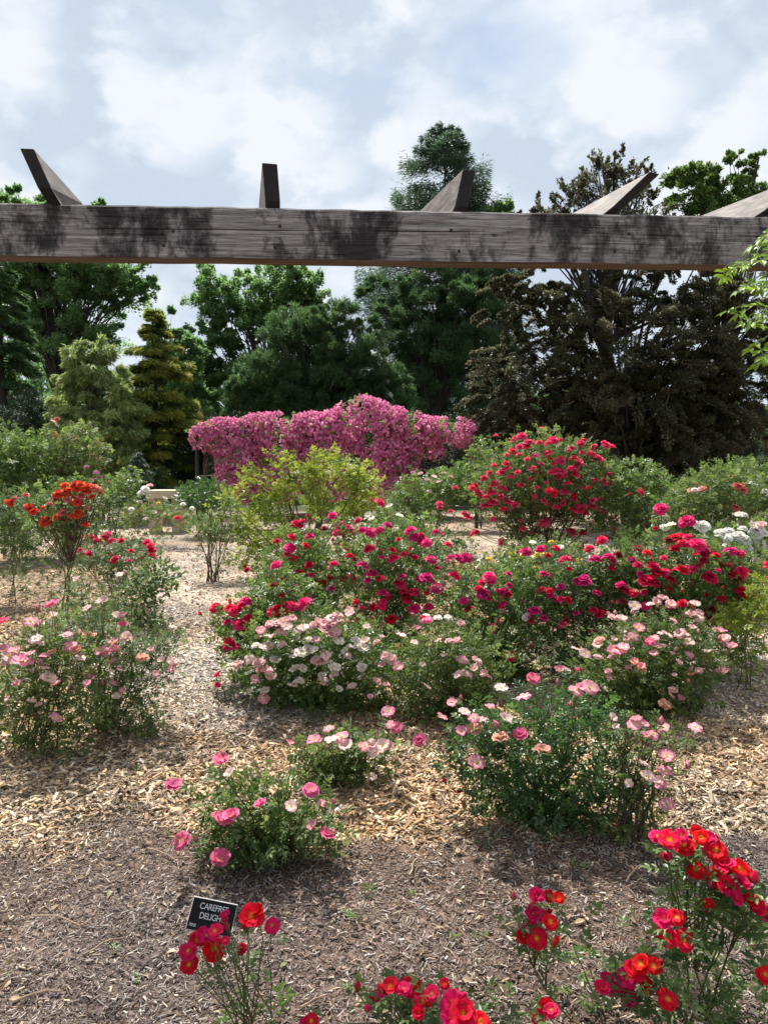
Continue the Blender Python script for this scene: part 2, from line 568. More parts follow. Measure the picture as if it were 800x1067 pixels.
def bush(name, label, cat, basepx, D, lobes, leafm, n, leaf=ROSE5, size=.085, deep=.8, blooms=(), bsize=12, canes=14, group='rose bushes in the mulch beds',
         clump=0, near=False, cane_r=.004, canem=None, kinds_scale=None, up=.5, droop=0.0, shoots=0, power=.45, vshift=0.0, tilt=.35, skirt=.22, extra=0, xk=(), sl=3):
    """one planted bush: foliage, canes and every bloom the photo shows"""
    bx = ray(basepx, 600)[0] * D
    base = np.array([bx, D, 0.0])
    root = thing(name, label, cat, base, group)
    LW = lobes_world(lobes, D, deep)
    n = int(n * (1.9 if D > 2.6 else 1.0))
    if D > 2.6:
        size *= .92
    if n:
        acc = Acc()
        scatter_leaves(acc, LW, n, leaf, size, clump=clump, up=up, droop=droop, power=power, vshift=vshift)
        if skirt:
            lo = np.array([c - [0, 0, r[2]] for c, r, _ in LW])
            zlow = max(lo[:, 2].min(), .12)
            xc = np.average([c[0] for c, r, _ in LW])
            hw = (max(c[0] + r[0] for c, r, _ in LW) - min(c[0] - r[0] for c, r, _ in LW)) / 2
            hz = zlow * .62
            SK = [(np.array([xc, D, hz]), np.array([hw * .62, hw * .62 * min(deep, .8), hz]), None)]
            scatter_leaves(acc, SK, int(n * skirt), leaf, size * .9, up=up, power=.6, vshift=vshift - .05)
    st = Acc()
    tips = []
    mains = []
    blooms = list(blooms)
    if extra:
        wgt = np.array([l[1][0] * l[1][2] for l in LW])
        for _ in range(extra):
            cx, cy, rx, ry, _d = LW[int(rng.choice(len(LW), p=wgt / wgt.sum()))][2]
            a_, q_ = rng.uniform(0, 6.283), math.sqrt(rng.uniform(0, 1))
            blooms.append((cx + rx * q_ * math.cos(a_) * .95, cy - ry * .15 + ry * q_ * math.sin(a_) * .8, xk[int(rng.integers(0, len(xk)))], bsize * rng.uniform(.55, .95)))
    for k in range(max(4, int(canes * .6))):
        c, r, _ = LW[int(rng.integers(0, len(LW)))]
        tips.append((sample_ellipsoid(c, r * .85, 1, .5)[0][0], None))
    for b in blooms:
        px, py = b[0], b[1]
        kind = b[2]
        dia = (b[3] if len(b) > 3 else bsize) * (1.1 if 3.8 < D < 8 else 1.04) * D / F
        p = bloom_point(px, py, LW, D)
        nn = put_bloom(root, base, p, kind, dia, near, tilt)
        tips.append((p - nn * dia * .05, nn))
        if near and rng.uniform() < .38:
            bp = p + np.array([rng.normal(0, .8), rng.normal(0, .5), rng.uniform(-.9, .5)]) * dia
            bn = norm(np.array([rng.normal(0, .4), rng.normal(0, .4), 1.0]))
            bo = link('bud', bud_mesh(kind), root, bp - base)
            bo.rotation_euler = rot_to(bn, rng.uniform(0, 6))
            bs = min(dia * .20, .013) * rng.uniform(.7, 1.25)
            bo.scale = (bs, bs, bs)
            tips.append((bp - bn * bs, bn))
    for sft in range(shoots):
        c, r, _ = LW[int(rng.integers(0, len(LW)))]
        t = c + np.array([rng.normal(0, r[0] * .6), rng.normal(0, r[1] * .5), r[2] * rng.uniform(.9, 1.35)])
        tips.append((t, None))
    for t, nn in tips:
        ca, cb = cane_r, cane_r * .5
        if nn is None or len(mains) < 3:
            b0 = base + np.array([rng.normal(0, .05), rng.normal(0, .05), -0.02])
            h = t - b0
            mid = b0 + np.array([h[0] * rng.uniform(.2, .7), h[1] * rng.uniform(.2, .7), h[2] * .6]) + rng.normal(0, .04, 3)
        else:
            # a flowering shoot springs from the nearest main cane
            best = min((m_ for m_ in mains), key=lambda m_: np.linalg.norm(m_[6] - t) + rng.uniform(0, .1))
            b0 = best[int(rng.integers(3, 6))]
            h = t - b0
            mid = .6 * (b0 + h * .5 + [0, 0, -.02]) + .4 * (t - nn * .35 * np.linalg.norm(h)) + rng.normal(0, .015, 3)
            ca, cb = cane_r * .6, cane_r * .42
        pp_ = bez(b0, mid, t, 8, cane_r * 1.2)
        if nn is None or len(mains) < 3:
            mains.append(pp_)
        V, Fq = tube(pp_, ca, cb, 5)
        st.add(V, Fq, np.repeat(np.linspace(.15, .9, 8), 5))
        if n and (nn is not None or rng.uniform() < .8):
            # a few leaves along the flowering shoot
            m = sl
            tt = rng.uniform(.62, .93, m)[:, None]
            p = (1 - tt) ** 2 * b0 + 2 * tt * (1 - tt) * mid + tt ** 2 * t
            y = norm(rng.normal(0, 1, (m, 3)) * [1, 1, .3] + [0, 0, .2])
            V, Fs = stamp(*leaf, p, frames(y, norm(rng.normal(0, .3, (m, 3)) + [0, 0, 1])), size * rng.uniform(.6, 1.1, m))
            acc.add(V, Fs, np.repeat(np.clip(rng.beta(2.2, 2, m), 0, 1), len(leaf[0])))
    if n:
        link('foliage', acc.mesh('foliage', [leafm], base), root)
    if st.n:
        link('stem', st.mesh('stem', [canem or GREEN_STEM], base, smooth=True), root)
    return root


def conv(z, x0, y0, s, items):
    """positions read in an enlarged crop -> photo pixels"""
    return [(x0 + i[0] / s, y0 + i[1] / s, *i[2:]) for i in items]


exec_blocks = []

# ================================================================== light and sky
SUN_EL, SUN_AZ = R(57), R(-22)          # azimuth measured from +Y towards +X: ahead of the camera and to its left
sd = bpy.data.lights.new('sun', 'SUN')
sd.energy = 5.0
sd.angle = R(2.6)
sd.color = (1, .955, .88)
so = bpy.data.objects.new('sun', sd)
from mathutils import Vector
sun_dir = Vector((math.sin(SUN_AZ) * math.cos(SUN_EL), math.cos(SUN_AZ) * math.cos(SUN_EL), math.sin(SUN_EL)))
so.rotation_euler = sun_dir.to_track_quat('Z', 'Y').to_euler()
so.location = (0, 0, 30)
col.objects.link(so)

world = bpy.data.worlds.new('World')
scene.world = world
world.use_nodes = True
nt = world.node_tree
nt.nodes.clear()
wo = nt.nodes.new('ShaderNodeOutputWorld')
bg = nt.nodes.new('ShaderNodeBackground')
bg.inputs['Strength'].default_value = 0.086
sky = nt.nodes.new('ShaderNodeTexSky')
sky.sky_type = 'NISHITA'
sky.sun_disc = False
sky.sun_elevation = SUN_EL
sky.sun_rotation = SUN_AZ
tc = N(nt, 'ShaderNodeTexCoord')
sep = N(nt, 'ShaderNodeSeparateXYZ')
nt.links.new(tc.outputs['Generated'], sep.inputs[0])
zz = N(nt, 'ShaderNodeMath', operation='MAXIMUM', i_1=0.0)
nt.links.new(sep.outputs['Z'], zz.inputs[0])
zp = N(nt, 'ShaderNodeMath', operation='ADD', i_1=0.22)
nt.links.new(zz.outputs[0], zp.inputs[0])
dx = N(nt, 'ShaderNodeMath', operation='DIVIDE')
dy = N(nt, 'ShaderNodeMath', operation='DIVIDE')
nt.links.new(sep.outputs['X'], dx.inputs[0]); nt.links.new(zp.outputs[0], dx.inputs[1])
nt.links.new(sep.outputs['Y'], dy.inputs[0]); nt.links.new(zp.outputs[0], dy.inputs[1])
cmb = N(nt, 'ShaderNodeCombineXYZ')
nt.links.new(dx.outputs[0], cmb.inputs[0]); nt.links.new(dy.outputs[0], cmb.inputs[1])
mp = N(nt, 'ShaderNodeMapping')
mp.inputs['Location'].default_value = (3.3, 1.7, 0.4)
mp.inputs['Scale'].default_value = (1.0, 1.0, 1.55)
nt.links.new(tc.outputs['Generated'], mp.inputs[0])
n1 = N(nt, 'ShaderNodeTexNoise', i_Scale=3.3, i_Detail=8.0, i_Roughness=.5, i_Distortion=.15)
n2 = N(nt, 'ShaderNodeTexNoise', i_Scale=7.5, i_Detail=9.0, i_Roughness=.56, i_Distortion=.1)
nt.links.new(mp.outputs[0], n1.inputs['Vector'])
nt.links.new(mp.outputs[0], n2.inputs['Vector'])
cover = ramp(nt, n1.outputs['Fac'], [(0.24, (0, 0, 0)), (0.44, (1, 1, 1))])
vo = N(nt, 'ShaderNodeTexVoronoi', feature='F1', i_Scale=5.5, i_Detail=1.0, i_Roughness=.5)
wv = N(nt, 'ShaderNodeMix', data_type='RGBA', blend_type='ADD')
wv.inputs[0].default_value = .24
nt.links.new(mp.outputs[0], wv.inputs[6])
nt.links.new(n2.outputs['Color'], wv.inputs[7])
nt.links.new(wv.outputs[2], vo.inputs['Vector'])
puff = N(nt, 'ShaderNodeMath', operation='MULTIPLY_ADD', i_1=-.40, i_2=.29)
nt.links.new(vo.outputs['Distance'], puff.inputs[0])
psum = N(nt, 'ShaderNodeMath', operation='ADD')
nt.links.new(n2.outputs['Fac'], psum.inputs[0])
nt.links.new(puff.outputs[0], psum.inputs[1])
shade = ramp(nt, psum.outputs[0], [(0.36, (3.2, 3.7, 4.4)), (0.45, (3.65, 4.1, 4.7)), (0.53, (4.2, 4.55, 5.0)), (0.61, (4.7, 4.92, 5.2))])
lift = N(nt, 'ShaderNodeMix', data_type='RGBA', blend_type='MIX')
lift.inputs[0].default_value = .8
lift.inputs[7].default_value = (2.75, 3.4, 4.3, 1)          # thin high haze over the blue
nt.links.new(sky.outputs[0], lift.inputs[6])
cm = N(nt, 'ShaderNodeMix', data_type='RGBA', blend_type='MIX')
nt.links.new(cover.outputs[0], cm.inputs[0])
nt.links.new(lift.outputs[2], cm.inputs[6])
nt.links.new(shade.outputs[0], cm.inputs[7])
nt.links.new(cm.outputs[2], bg.inputs['Color'])
nt.links.new(bg.outputs[0], wo.inputs['Surface'])

scene.view_settings.view_transform = 'Standard'
scene.view_settings.look = 'None'
scene.view_settings.exposure = 1.16
scene.view_settings.gamma = 1.0
scene.render.engine = 'CYCLES'
scene.cycles.max_bounces = 6
scene.cycles.diffuse_bounces = 3
scene.cycles.glossy_bounces = 2
scene.cycles.transmission_bounces = 4
scene.cycles.transparent_max_bounces = 8
scene.cycles.use_denoising = True


# ================================================================== ground: bark mulch of three ages
def vnoise(x, y, s, seed=0):
    """smooth value noise on numpy arrays"""
    g = np.random.default_rng(seed).uniform(0, 1, (64, 64))
    X, Y = np.asarray(x) / s + 500, np.asarray(y) / s + 500
    i, j = np.floor(X).astype(int), np.floor(Y).astype(int)
    fx, fy = X - i, Y - j
    fx, fy = fx * fx * (3 - 2 * fx), fy * fy * (3 - 2 * fy)
    a, b = g[i % 64, j % 64], g[(i + 1) % 64, j % 64]
    c, d = g[i % 64, (j + 1) % 64], g[(i + 1) % 64, (j + 1) % 64]
    return (a * (1 - fx) + b * fx) * (1 - fy) + (c * (1 - fx) + d * fx) * fy


C_BED, C_TAN, C_GREY, C_TURF = np.array([.104, .075, .062]), np.array([.28, .196, .124]), np.array([.33, .268, .218]), np.array([.045, .06, .022])


def sstep(a, b, x):
    t = np.clip((x - a) / (b - a), 0, 1)
    return t * t * (3 - 2 * t)


def mulch(x, y):
    """which mulch lies at (x, y): base colour and weights (bed, grey)"""
    x, y = np.asarray(x, float), np.asarray(y, float)
    n = vnoise(x, y, .55, 1) - .5 + .6 * (vnoise(x, y, .17, 2) - .5)
    bed = 1 - sstep(2.92, 3.22, y + n * .55 - .03 * x)
    # the trodden path: up the left of the middle, then behind the middle bushes, and a patch on the right
    pc = np.interp(y, [3.5, 4.6, 6, 8, 11, 16, 30], [-.75, -1.05, -1.35, -1.7, -2.4, -3.4, -5])
    pw = np.interp(y, [3.5, 4.6, 6, 8, 11, 16, 30], [.35, .75, .85, 1.05, 1.7, 3.5, 9])
    grey = sstep(1.15, .75, np.abs(x - pc) / pw + n * .5) * sstep(3.9, 4.7, y + n)
    grey = np.maximum(grey, sstep(4.55, 4.9, y + n * .5) * sstep(.6, 1.4, x + n) * sstep(8.5, 6.5, y))
    grey = np.maximum(grey, sstep(12, 14, y) * .75)
    c = C_TAN + (C_GREY - C_TAN) * grey[..., None]
    c = c + (C_BED - c) * bed[..., None]
    age = vnoise(x, y, .42, 11) * .6 + vnoise(x, y, 1.3, 12) * .4
    c = c * (.62 + .76 * age[..., None]) * (1 + np.array([.10, 0, -.12]) * (vnoise(x, y, .8, 13)[..., None] - .5) * 2)
    turf = sstep(24, 27, y)
    c = c + (C_TURF - c) * turf[..., None]
    return c, bed, grey, turf


def hgt(x, y):
    near = np.exp(-np.maximum(y, 0) / 14)
    return (vnoise(x, y, .6, 5) - .5) * .07 * near + (vnoise(x, y, .16, 6) - .5) * .045 * near + (vnoise(x, y, .05, 8) - .5) * .016 * np.exp(-np.maximum(y, 0) / 5)


ys = np.concatenate([np.linspace(-60, .8, 20), np.arange(1.0, 6.0, .03), np.arange(6.0, 14, .09), np.arange(14, 40, .6), np.geomspace(40, 600, 14)])
xs = np.concatenate([-np.geomspace(600, 8, 14), np.arange(-7.5, -3.2, .15), np.arange(-3.2, 3.2, .03), np.arange(3.2, 7.6, .15), np.geomspace(8, 600, 14)])
X, Y = np.meshgrid(xs, ys)
Z = hgt(X, Y)
gc, _, _, _ = mulch(X.ravel(), Y.ravel())
ny, nx = X.shape
i = np.arange(ny - 1)[:, None] * nx
j = np.arange(nx - 1)[None]
GF = np.stack([i + j, i + j + 1, i + nx + j + 1, i + nx + j], -1).reshape(-1, 4)

m, nt, out = mat('mulch_ground')
at = N(nt, 'ShaderNodeAttribute', attribute_name='col')
tc = N(nt, 'ShaderNodeTexCoord')
v1 = N(nt, 'ShaderNodeTexVoronoi', i_Scale=38.0)
mpv = N(nt, 'ShaderNodeMapping')
mpv.inputs['Scale'].default_value = (1, 2.1, 1)
mpv.inputs['Rotation'].default_value = (0, 0, .5)
nw = N(nt, 'ShaderNodeTexNoise', i_Scale=9.0, i_Detail=2.0)
add = N(nt, 'ShaderNodeMix', data_type='RGBA', blend_type='ADD')
add.inputs[0].default_value = .35
nt.links.new(tc.outputs['Object'], nw.inputs['Vector'])
nt.links.new(tc.outputs['Object'], add.inputs[6])
nt.links.new(nw.outputs['Color'], add.inputs[7])
nt.links.new(add.outputs[2], mpv.inputs[0])
nt.links.new(mpv.outputs[0], v1.inputs['Vector'])
sepc = N(nt, 'ShaderNodeSeparateColor')
nt.links.new(v1.outputs['Color'], sepc.inputs[0])
rv = ramp(nt, sepc.outputs[0], [(0, (.35, .33, .32)), (.4, (.8, .78, .76)), (.75, (1.15, 1.13, 1.1)), (1, (1.75, 1.7, 1.6))])
mul = N(nt, 'ShaderNodeMix', data_type='RGBA', blend_type='MULTIPLY')
mul.inputs[0].default_value = 1
nt.links.new(at.outputs['Color'], mul.inputs[6])
nt.links.new(rv.outputs[0], mul.inputs[7])
n3 = N(nt, 'ShaderNodeTexNoise', i_Scale=60.0, i_Detail=4.0)
nt.links.new(tc.outputs['Object'], n3.inputs['Vector'])
r3 = ramp(nt, n3.outputs['Fac'], [(.3, (.55, .55, .55)), (.65, (1.2, 1.2, 1.2))])
mul2 = N(nt, 'ShaderNodeMix', data_type='RGBA', blend_type='MULTIPLY')
mul2.inputs[0].default_value = 1
nt.links.new(mul.outputs[2], mul2.inputs[6])
nt.links.new(r3.outputs[0], mul2.inputs[7])
p = N(nt, 'ShaderNodeBsdfPrincipled', i_Roughness=.9)
p.inputs['Specular IOR Level'].default_value = .15
bmp = N(nt, 'ShaderNodeBump', i_Strength=.7, i_Distance=.012)
nt.links.new(sepc.outputs[0], bmp.inputs['Height'])
nt.links.new(bmp.outputs[0], p.inputs['Normal'])
nt.links.new(mul2.outputs[2], p.inputs['Base Color'])
nt.links.new(p.outputs[0], out.inputs[0])
ground = link('ground', mesh_np('ground', np.stack([X, Y, Z], -1).reshape(-1, 3), GF, colr=gc, mats=[m], smooth=True))
ground['kind'] = 'structure'

# loose chips lying on it
m, nt, out = mat('wood_chip')
at = N(nt, 'ShaderNodeAttribute', attribute_name='col')
p = N(nt, 'ShaderNodeBsdfPrincipled', i_Roughness=.8)
p.inputs['Specular IOR Level'].default_value = .25
nt.links.new(at.outputs['Color'], p.inputs['Base Color'])
nt.links.new(p.outputs[0], out.inputs[0])
BOX = np.array([[-.5, -.5, 0], [.5, -.42, 0], [.5, .4, 0], [-.5, .5, 0], [-.46, -.4, 1], [.42, -.36, 1], [.46, .3, 1], [-.42, .42, 1]])
BOXF = np.array([[4, 5, 6, 7], [0, 1, 5, 4], [1, 2, 6, 5], [2, 3, 7, 6], [3, 0, 4, 7]])
PV, PC = [], []
for y0, y1, dens, smin, smax in ((1.6, 3.4, 15000, .010, .046), (3.4, 5.2, 7000, .011, .050), (5.2, 8.5, 1400, .02, .065), (8.5, 15, 220, .03, .08)):
    ym = (y0 + y1) / 2
    half = lambda y: .56 * y + .7
    nn = int(dens * (y1 - y0) * 2 * half(ym))
    y = rng.uniform(y0, y1, nn)
    x = rng.uniform(-1, 1, nn) * half(y)
    c, bed, grey, turf = mulch(x, y)
    big = rng.uniform(0, 1, nn) ** 3.2
    L = (smin + (smax - smin) * big) * (1 - .35 * bed) * (1 + .25 * (1 - grey) * (1 - bed))
    wdt = L * rng.uniform(.14, .42, nn) * (1 - .5 * bed * (rng.uniform(0, 1, nn) < .8))
    th = np.minimum(L * rng.uniform(.04, .12, nn), .006) + .0008
    yaw = rng.uniform(0, 6.28, nn)
    tiltx, tilty = rng.normal(0, .22, nn), rng.normal(0, .3, nn)
    ax = np.stack([np.cos(yaw) * np.cos(tilty), np.sin(yaw) * np.cos(tilty), np.sin(tilty)], -1)
    az = norm(np.stack([rng.normal(0, .25, nn), rng.normal(0, .25, nn), np.ones(nn)], -1))
    ay = norm(np.cross(az, ax))
    az = np.cross(ax, ay)
    M = np.stack([ax, ay, az], -1)
    pos = np.stack([x, y, hgt(x, y) + np.abs(np.sin(tilty)) * L * .3 + rng.uniform(-.002, .006, nn)], -1)
    V, _ = stamp(BOX, BOXF, pos, M, np.stack([L, wdt, th], -1))
    tone = (np.exp(rng.normal(0, .52, nn)) * (1 + .25 * bed))[:, None]
    warm = rng.normal(0, .05, (nn, 1)) * np.array([[1, .2, -1.2]])
    cc = c * tone * (1 + warm * 1.7)
    pale = (rng.uniform(0, 1, nn) < .035 + .05 * (1 - bed))[:, None]
    cc = np.where(pale, np.array([[.52, .42, .29]]) * rng.uniform(.7, 1.1, (nn, 1)), cc)
    greyish = (rng.uniform(0, 1, nn) < .32 * bed + .2 * grey)[:, None]
    cc = np.where(greyish & ~pale, np.array([[.30, .262, .235]]) * rng.uniform(.5, 1.35, (nn, 1)), cc)
    PV.append(V)
    PC.append(np.repeat(np.clip(cc, .01, .75), 8, 0))
V = np.concatenate(PV)
k = len(V) // 8
CF = (BOXF[None] + (np.arange(k) * 8)[:, None, None]).reshape(-1, 4)
chips = link('wood_chips', mesh_np('wood_chips', V, CF, colr=np.concatenate(PC), mats=[m]))
chips['kind'] = 'stuff'
tag(chips, 'loose shredded bark and wood chips strewn over the rose beds', 'mulch')

# longer sticks among the chips
sa = Acc()
for px, py, L, a in ((40, 885, .22, .5), (420, 862, .3, -.5), (215, 868, .2, 1.0), (60, 910, .12, 0), (110, 985, .14, .7), (610, 1000, .1, -.2), (540, 975, .1, .3), (660, 915, .16, .9),
                     (400, 735, .35, .3), (235, 775, .5, .25), (330, 1045, .1, .5), (770, 815, .3, .15), (60, 958, .2, -.3), (170, 890, .2, -.6), (430, 905, .12, 1.3), (40, 1040, .14, .35)):
    g = G(px, py)
    d = np.array([math.cos(a), math.sin(a), 0]) * L / 2
    g[2] = hgt(g[0], g[1]) + .012
    V, Fq = tube(bez(g - d, g + np.array([.01, .02, .012]), g + d, 6, .003), .004, .0025, 5)
    sa.add(V, Fq)
st = link('twigs', sa.mesh('twigs', [plain('dry_twig', (.27, .19, .13), scale=40)]))
st['kind'] = 'stuff'
tag(st, 'broken dry twigs scattered on the mulch', 'twigs')

# brown leaves blown under the bushes
k = 700
yy = 1.8 + 7 * rng.uniform(0, 1, k) ** 1.4
xx = rng.uniform(-1, 1, k) * (.58 * yy + .2)
lp = np.stack([xx, yy, hgt(xx, yy) + .012], -1)
V, Fs = stamp(*LEAF8, lp, frames(norm(rng.normal(0, 1, (k, 3)) * [1, 1, .25]), norm(rng.normal(0, .45, (k, 3)) + [0, 0, 1])), rng.uniform(.018, .045, k))
dl = link('fallen_leaves', mesh_np('fallen_leaves', V, Fs, v=np.repeat(rng.uniform(0, 1, k), 8), mats=[leaf_mat('dead_leaf', [(0, (.06, .036, .02)), (.5, (.16, .10, .055)), (.85, (.30, .22, .12)), (1, (.12, .14, .05))], trans=.1)]))
dl['kind'] = 'stuff'
tag(dl, 'dry brown leaves lying on the mulch', 'leaves')

# weed seedlings
k = 90
yy = 1.9 + 6 * rng.uniform(0, 1, k)
xx = rng.uniform(-1, 1, k) * (.56 * yy + .2)
rp = np.repeat(np.stack([xx, yy, hgt(xx, yy) + .006], -1), 4, 0) + rng.normal(0, .008, (k * 4, 3)) * [1, 1, .2]
V, Fs = stamp(*ROSE5N, rp, frames(norm(rng.normal(0, 1, (k * 4, 3)) * [1, 1, 0] + [0, 0, .7]), norm(rng.normal(0, .3, (k * 4, 3)) + [0, 0, 1])), np.repeat(rng.uniform(.02, .05, k), 4))
wl = link('weeds', mesh_np('weeds', V, Fs, v=np.repeat(rng.uniform(.2, 1, k * 4), len(ROSE5N[0])), mats=[L_MID]))
wl['kind'] = 'stuff'
tag(wl, 'tiny green weed seedlings sprouting through the mulch', 'weeds')

# petals dropped on the mulch
pa = Acc()
T, TF = np.array([[0, -.5, 0], [.45, -.1, .12], [.35, .45, .08], [0, .4, 0], [-.35, .45, .1], [-.45, -.1, .14]]), np.array([[0, 1, 2, 3], [0, 3, 4, 5]])
cen = [(205, 745, .4), (200, 700, .5), (130, 640, .5), (410, 740, .3), (640, 690, .4), (560, 720, .4), (470, 690, .4), (230, 712, .15), (700, 830, .3), (330, 790, .3)]
pts = []
for px, py, s in cen:
    g = G(px, py)
    for _ in range(16):
        q = g + rng.normal(0, s, 3) * [1, 1, 0]
        q[2] = hgt(q[0], q[1]) + .01
        pts.append(q)
pts = np.array(pts)
V, Fs = stamp(T, TF, pts, frames(norm(rng.normal(0, 1, (len(pts), 3)) * [1, 1, .1]), norm(rng.normal(0, .3, (len(pts), 3)) + [0, 0, 1])), rng.uniform(.012, .024, len(pts)))
pa.add(V, Fs, .7)
fp = link('fallen_petals', pa.mesh('fallen_petals', [petal_mat('petal_fallen', (.80, .58, .60))]))
fp['kind'] = 'stuff'
tag(fp, 'pale pink petals dropped on the mulch under the roses', 'petals')

# ================================================================== pergola beam and rafters
m, nt, out = mat('weathered_timber')
tc = N(nt, 'ShaderNodeTexCoord')
mpg = N(nt, 'ShaderNodeMapping')
mpg.inputs['Scale'].default_value = (1.6, 30, 42)
nt.links.new(tc.outputs['Object'], mpg.inputs[0])
gr = N(nt, 'ShaderNodeTexNoise', i_Scale=1.6, i_Detail=9.0, i_Roughness=.68, i_Distortion=.9)
nt.links.new(mpg.outputs[0], gr.inputs['Vector'])
grr = ramp(nt, gr.outputs['Fac'], [(.28, (.06, .053, .05)), (.42, (.20, .18, .172)), (.56, (.34, .31, .298)), (.74, (.52, .485, .465))])
mpf = N(nt, 'ShaderNodeMapping')
mpf.inputs['Scale'].default_value = (7, 90, 170)
nt.links.new(tc.outputs['Object'], mpf.inputs[0])
fg = N(nt, 'ShaderNodeTexNoise', i_Scale=1.2, i_Detail=6.0, i_Roughness=.7, i_Distortion=.3)
nt.links.new(mpf.outputs[0], fg.inputs['Vector'])
fgr = ramp(nt, fg.outputs['Fac'], [(.33, (.30, .29, .30)), (.47, (.9, .9, .9)), (.64, (1.35, 1.33, 1.32))])
fmul = N(nt, 'ShaderNodeMix', data_type='RGBA', blend_type='MULTIPLY')
fmul.inputs[0].default_value = 1
nt.links.new(grr.outputs[0], fmul.inputs[6])
nt.links.new(fgr.outputs[0], fmul.inputs[7])
mps = N(nt, 'ShaderNodeMapping')
mps.inputs['Scale'].default_value = (2.6, 2.0, 1.5)
nt.links.new(tc.outputs['Object'], mps.inputs[0])
sn = N(nt, 'ShaderNodeTexNoise', i_Scale=1.5, i_Detail=10.0, i_Roughness=.74, i_Distortion=.2)
nt.links.new(mps.outputs[0], sn.inputs['Vector'])
sr = ramp(nt, sn.outputs['Fac'], [(.41, (.09, .085, .085)), (.47, (.36, .34, .34)), (.53, (1, .985, .97))])
mulw = N(nt, 'ShaderNodeMix', data_type='RGBA', blend_type='MULTIPLY')
mulw.inputs[0].default_value = .96
nt.links.new(fmul.outputs[2], mulw.inputs[6])
nt.links.new(sr.outputs[0], mulw.inputs[7])
kn = N(nt, 'ShaderNodeTexVoronoi', i_Scale=3.1)
mk = N(nt, 'ShaderNodeMapping')
mk.inputs['Scale'].default_value = (1, 2, 2.4)
nt.links.new(tc.outputs['Object'], mk.inputs[0])
nt.links.new(mk.outputs[0], kn.inputs['Vector'])
kr = ramp(nt, kn.outputs['Distance'], [(.03, (.12, .1, .1)), (.075, (1, 1, 1))])
mulk = N(nt, 'ShaderNodeMix', data_type='RGBA', blend_type='MULTIPLY')
mulk.inputs[0].default_value = .9
nt.links.new(mulw.outputs[2], mulk.inputs[6])
nt.links.new(kr.outputs[0], mulk.inputs[7])
p = N(nt, 'ShaderNodeBsdfPrincipled', i_Roughness=.85)
p.inputs['Specular IOR Level'].default_value = .2
bm_ = N(nt, 'ShaderNodeBump', i_Strength=.6, i_Distance=.006)
nt.links.new(gr.outputs['Fac'], bm_.inputs['Height'])
nt.links.new(bm_.outputs[0], p.inputs['Normal'])
nt.links.new(mulk.outputs[2], p.inputs['Base Color'])
nt.links.new(p.outputs[0], out.inputs[0])
TIMBER = m


def brown_timber(name, stops, sc):
    m, nt, out = mat(name)
    tc = N(nt, 'ShaderNodeTexCoord')
    mpg = N(nt, 'ShaderNodeMapping')
    mpg.inputs['Scale'].default_value = sc
    nt.links.new(tc.outputs['Object'], mpg.inputs[0])
    gr = N(nt, 'ShaderNodeTexNoise', i_Scale=1.5, i_Detail=8.0, i_Roughness=.65, i_Distortion=.6)
    nt.links.new(mpg.outputs[0], gr.inputs['Vector'])
    r = ramp(nt, gr.outputs['Fac'], stops)
    p = N(nt, 'ShaderNodeBsdfPrincipled', i_Roughness=.85)
    b = N(nt, 'ShaderNodeBump', i_Strength=.5, i_Distance=.005)
    nt.links.new(gr.outputs['Fac'], b.inputs['Height'])
    nt.links.new(b.outputs[0], p.inputs['Normal'])
    nt.links.new(r.outputs[0], p.inputs['Base Color'])
    nt.links.new(p.outputs[0], out.inputs[0])
    return m


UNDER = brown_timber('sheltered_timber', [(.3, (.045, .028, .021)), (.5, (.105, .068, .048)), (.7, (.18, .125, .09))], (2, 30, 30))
RAFT = brown_timber('rafter_timber', [(.3, (.055, .048, .047)), (.5, (.14, .12, .11)), (.72, (.26, .23, .21))], (14, 3, 22))
ENDG_SHADE = brown_timber('shaded_end_grain', [(.3, (.012, .010, .011)), (.6, (.026, .021, .021)), (.8, (.05, .042, .04))], (20, 20, 6))  # rafter ends: grain with the backlit shade put into a near-black colour
BEAM_A = R(4.5)
DL, DR = 3.23, 3.50
Lt, Rt = W(0, 211, DL), W(800, 226, DR)
axis = (Rt - Lt)
axis = axis / np.linalg.norm(axis[:2])
BH, BT = .226, .09
x0 = Lt - axis * 1.15
Lb = 1.15 * 2 + np.linalg.norm((Rt - Lt)[:2])
perg = thing('pergola', 'weathered grey timber pergola with short rafters above the rose beds', 'pergola', (float(x0[0]), float(x0[1]), 0))
# beam in its own frame: x along, y depth, z up
nb = 120
xsb = np.linspace(0, Lb, nb)


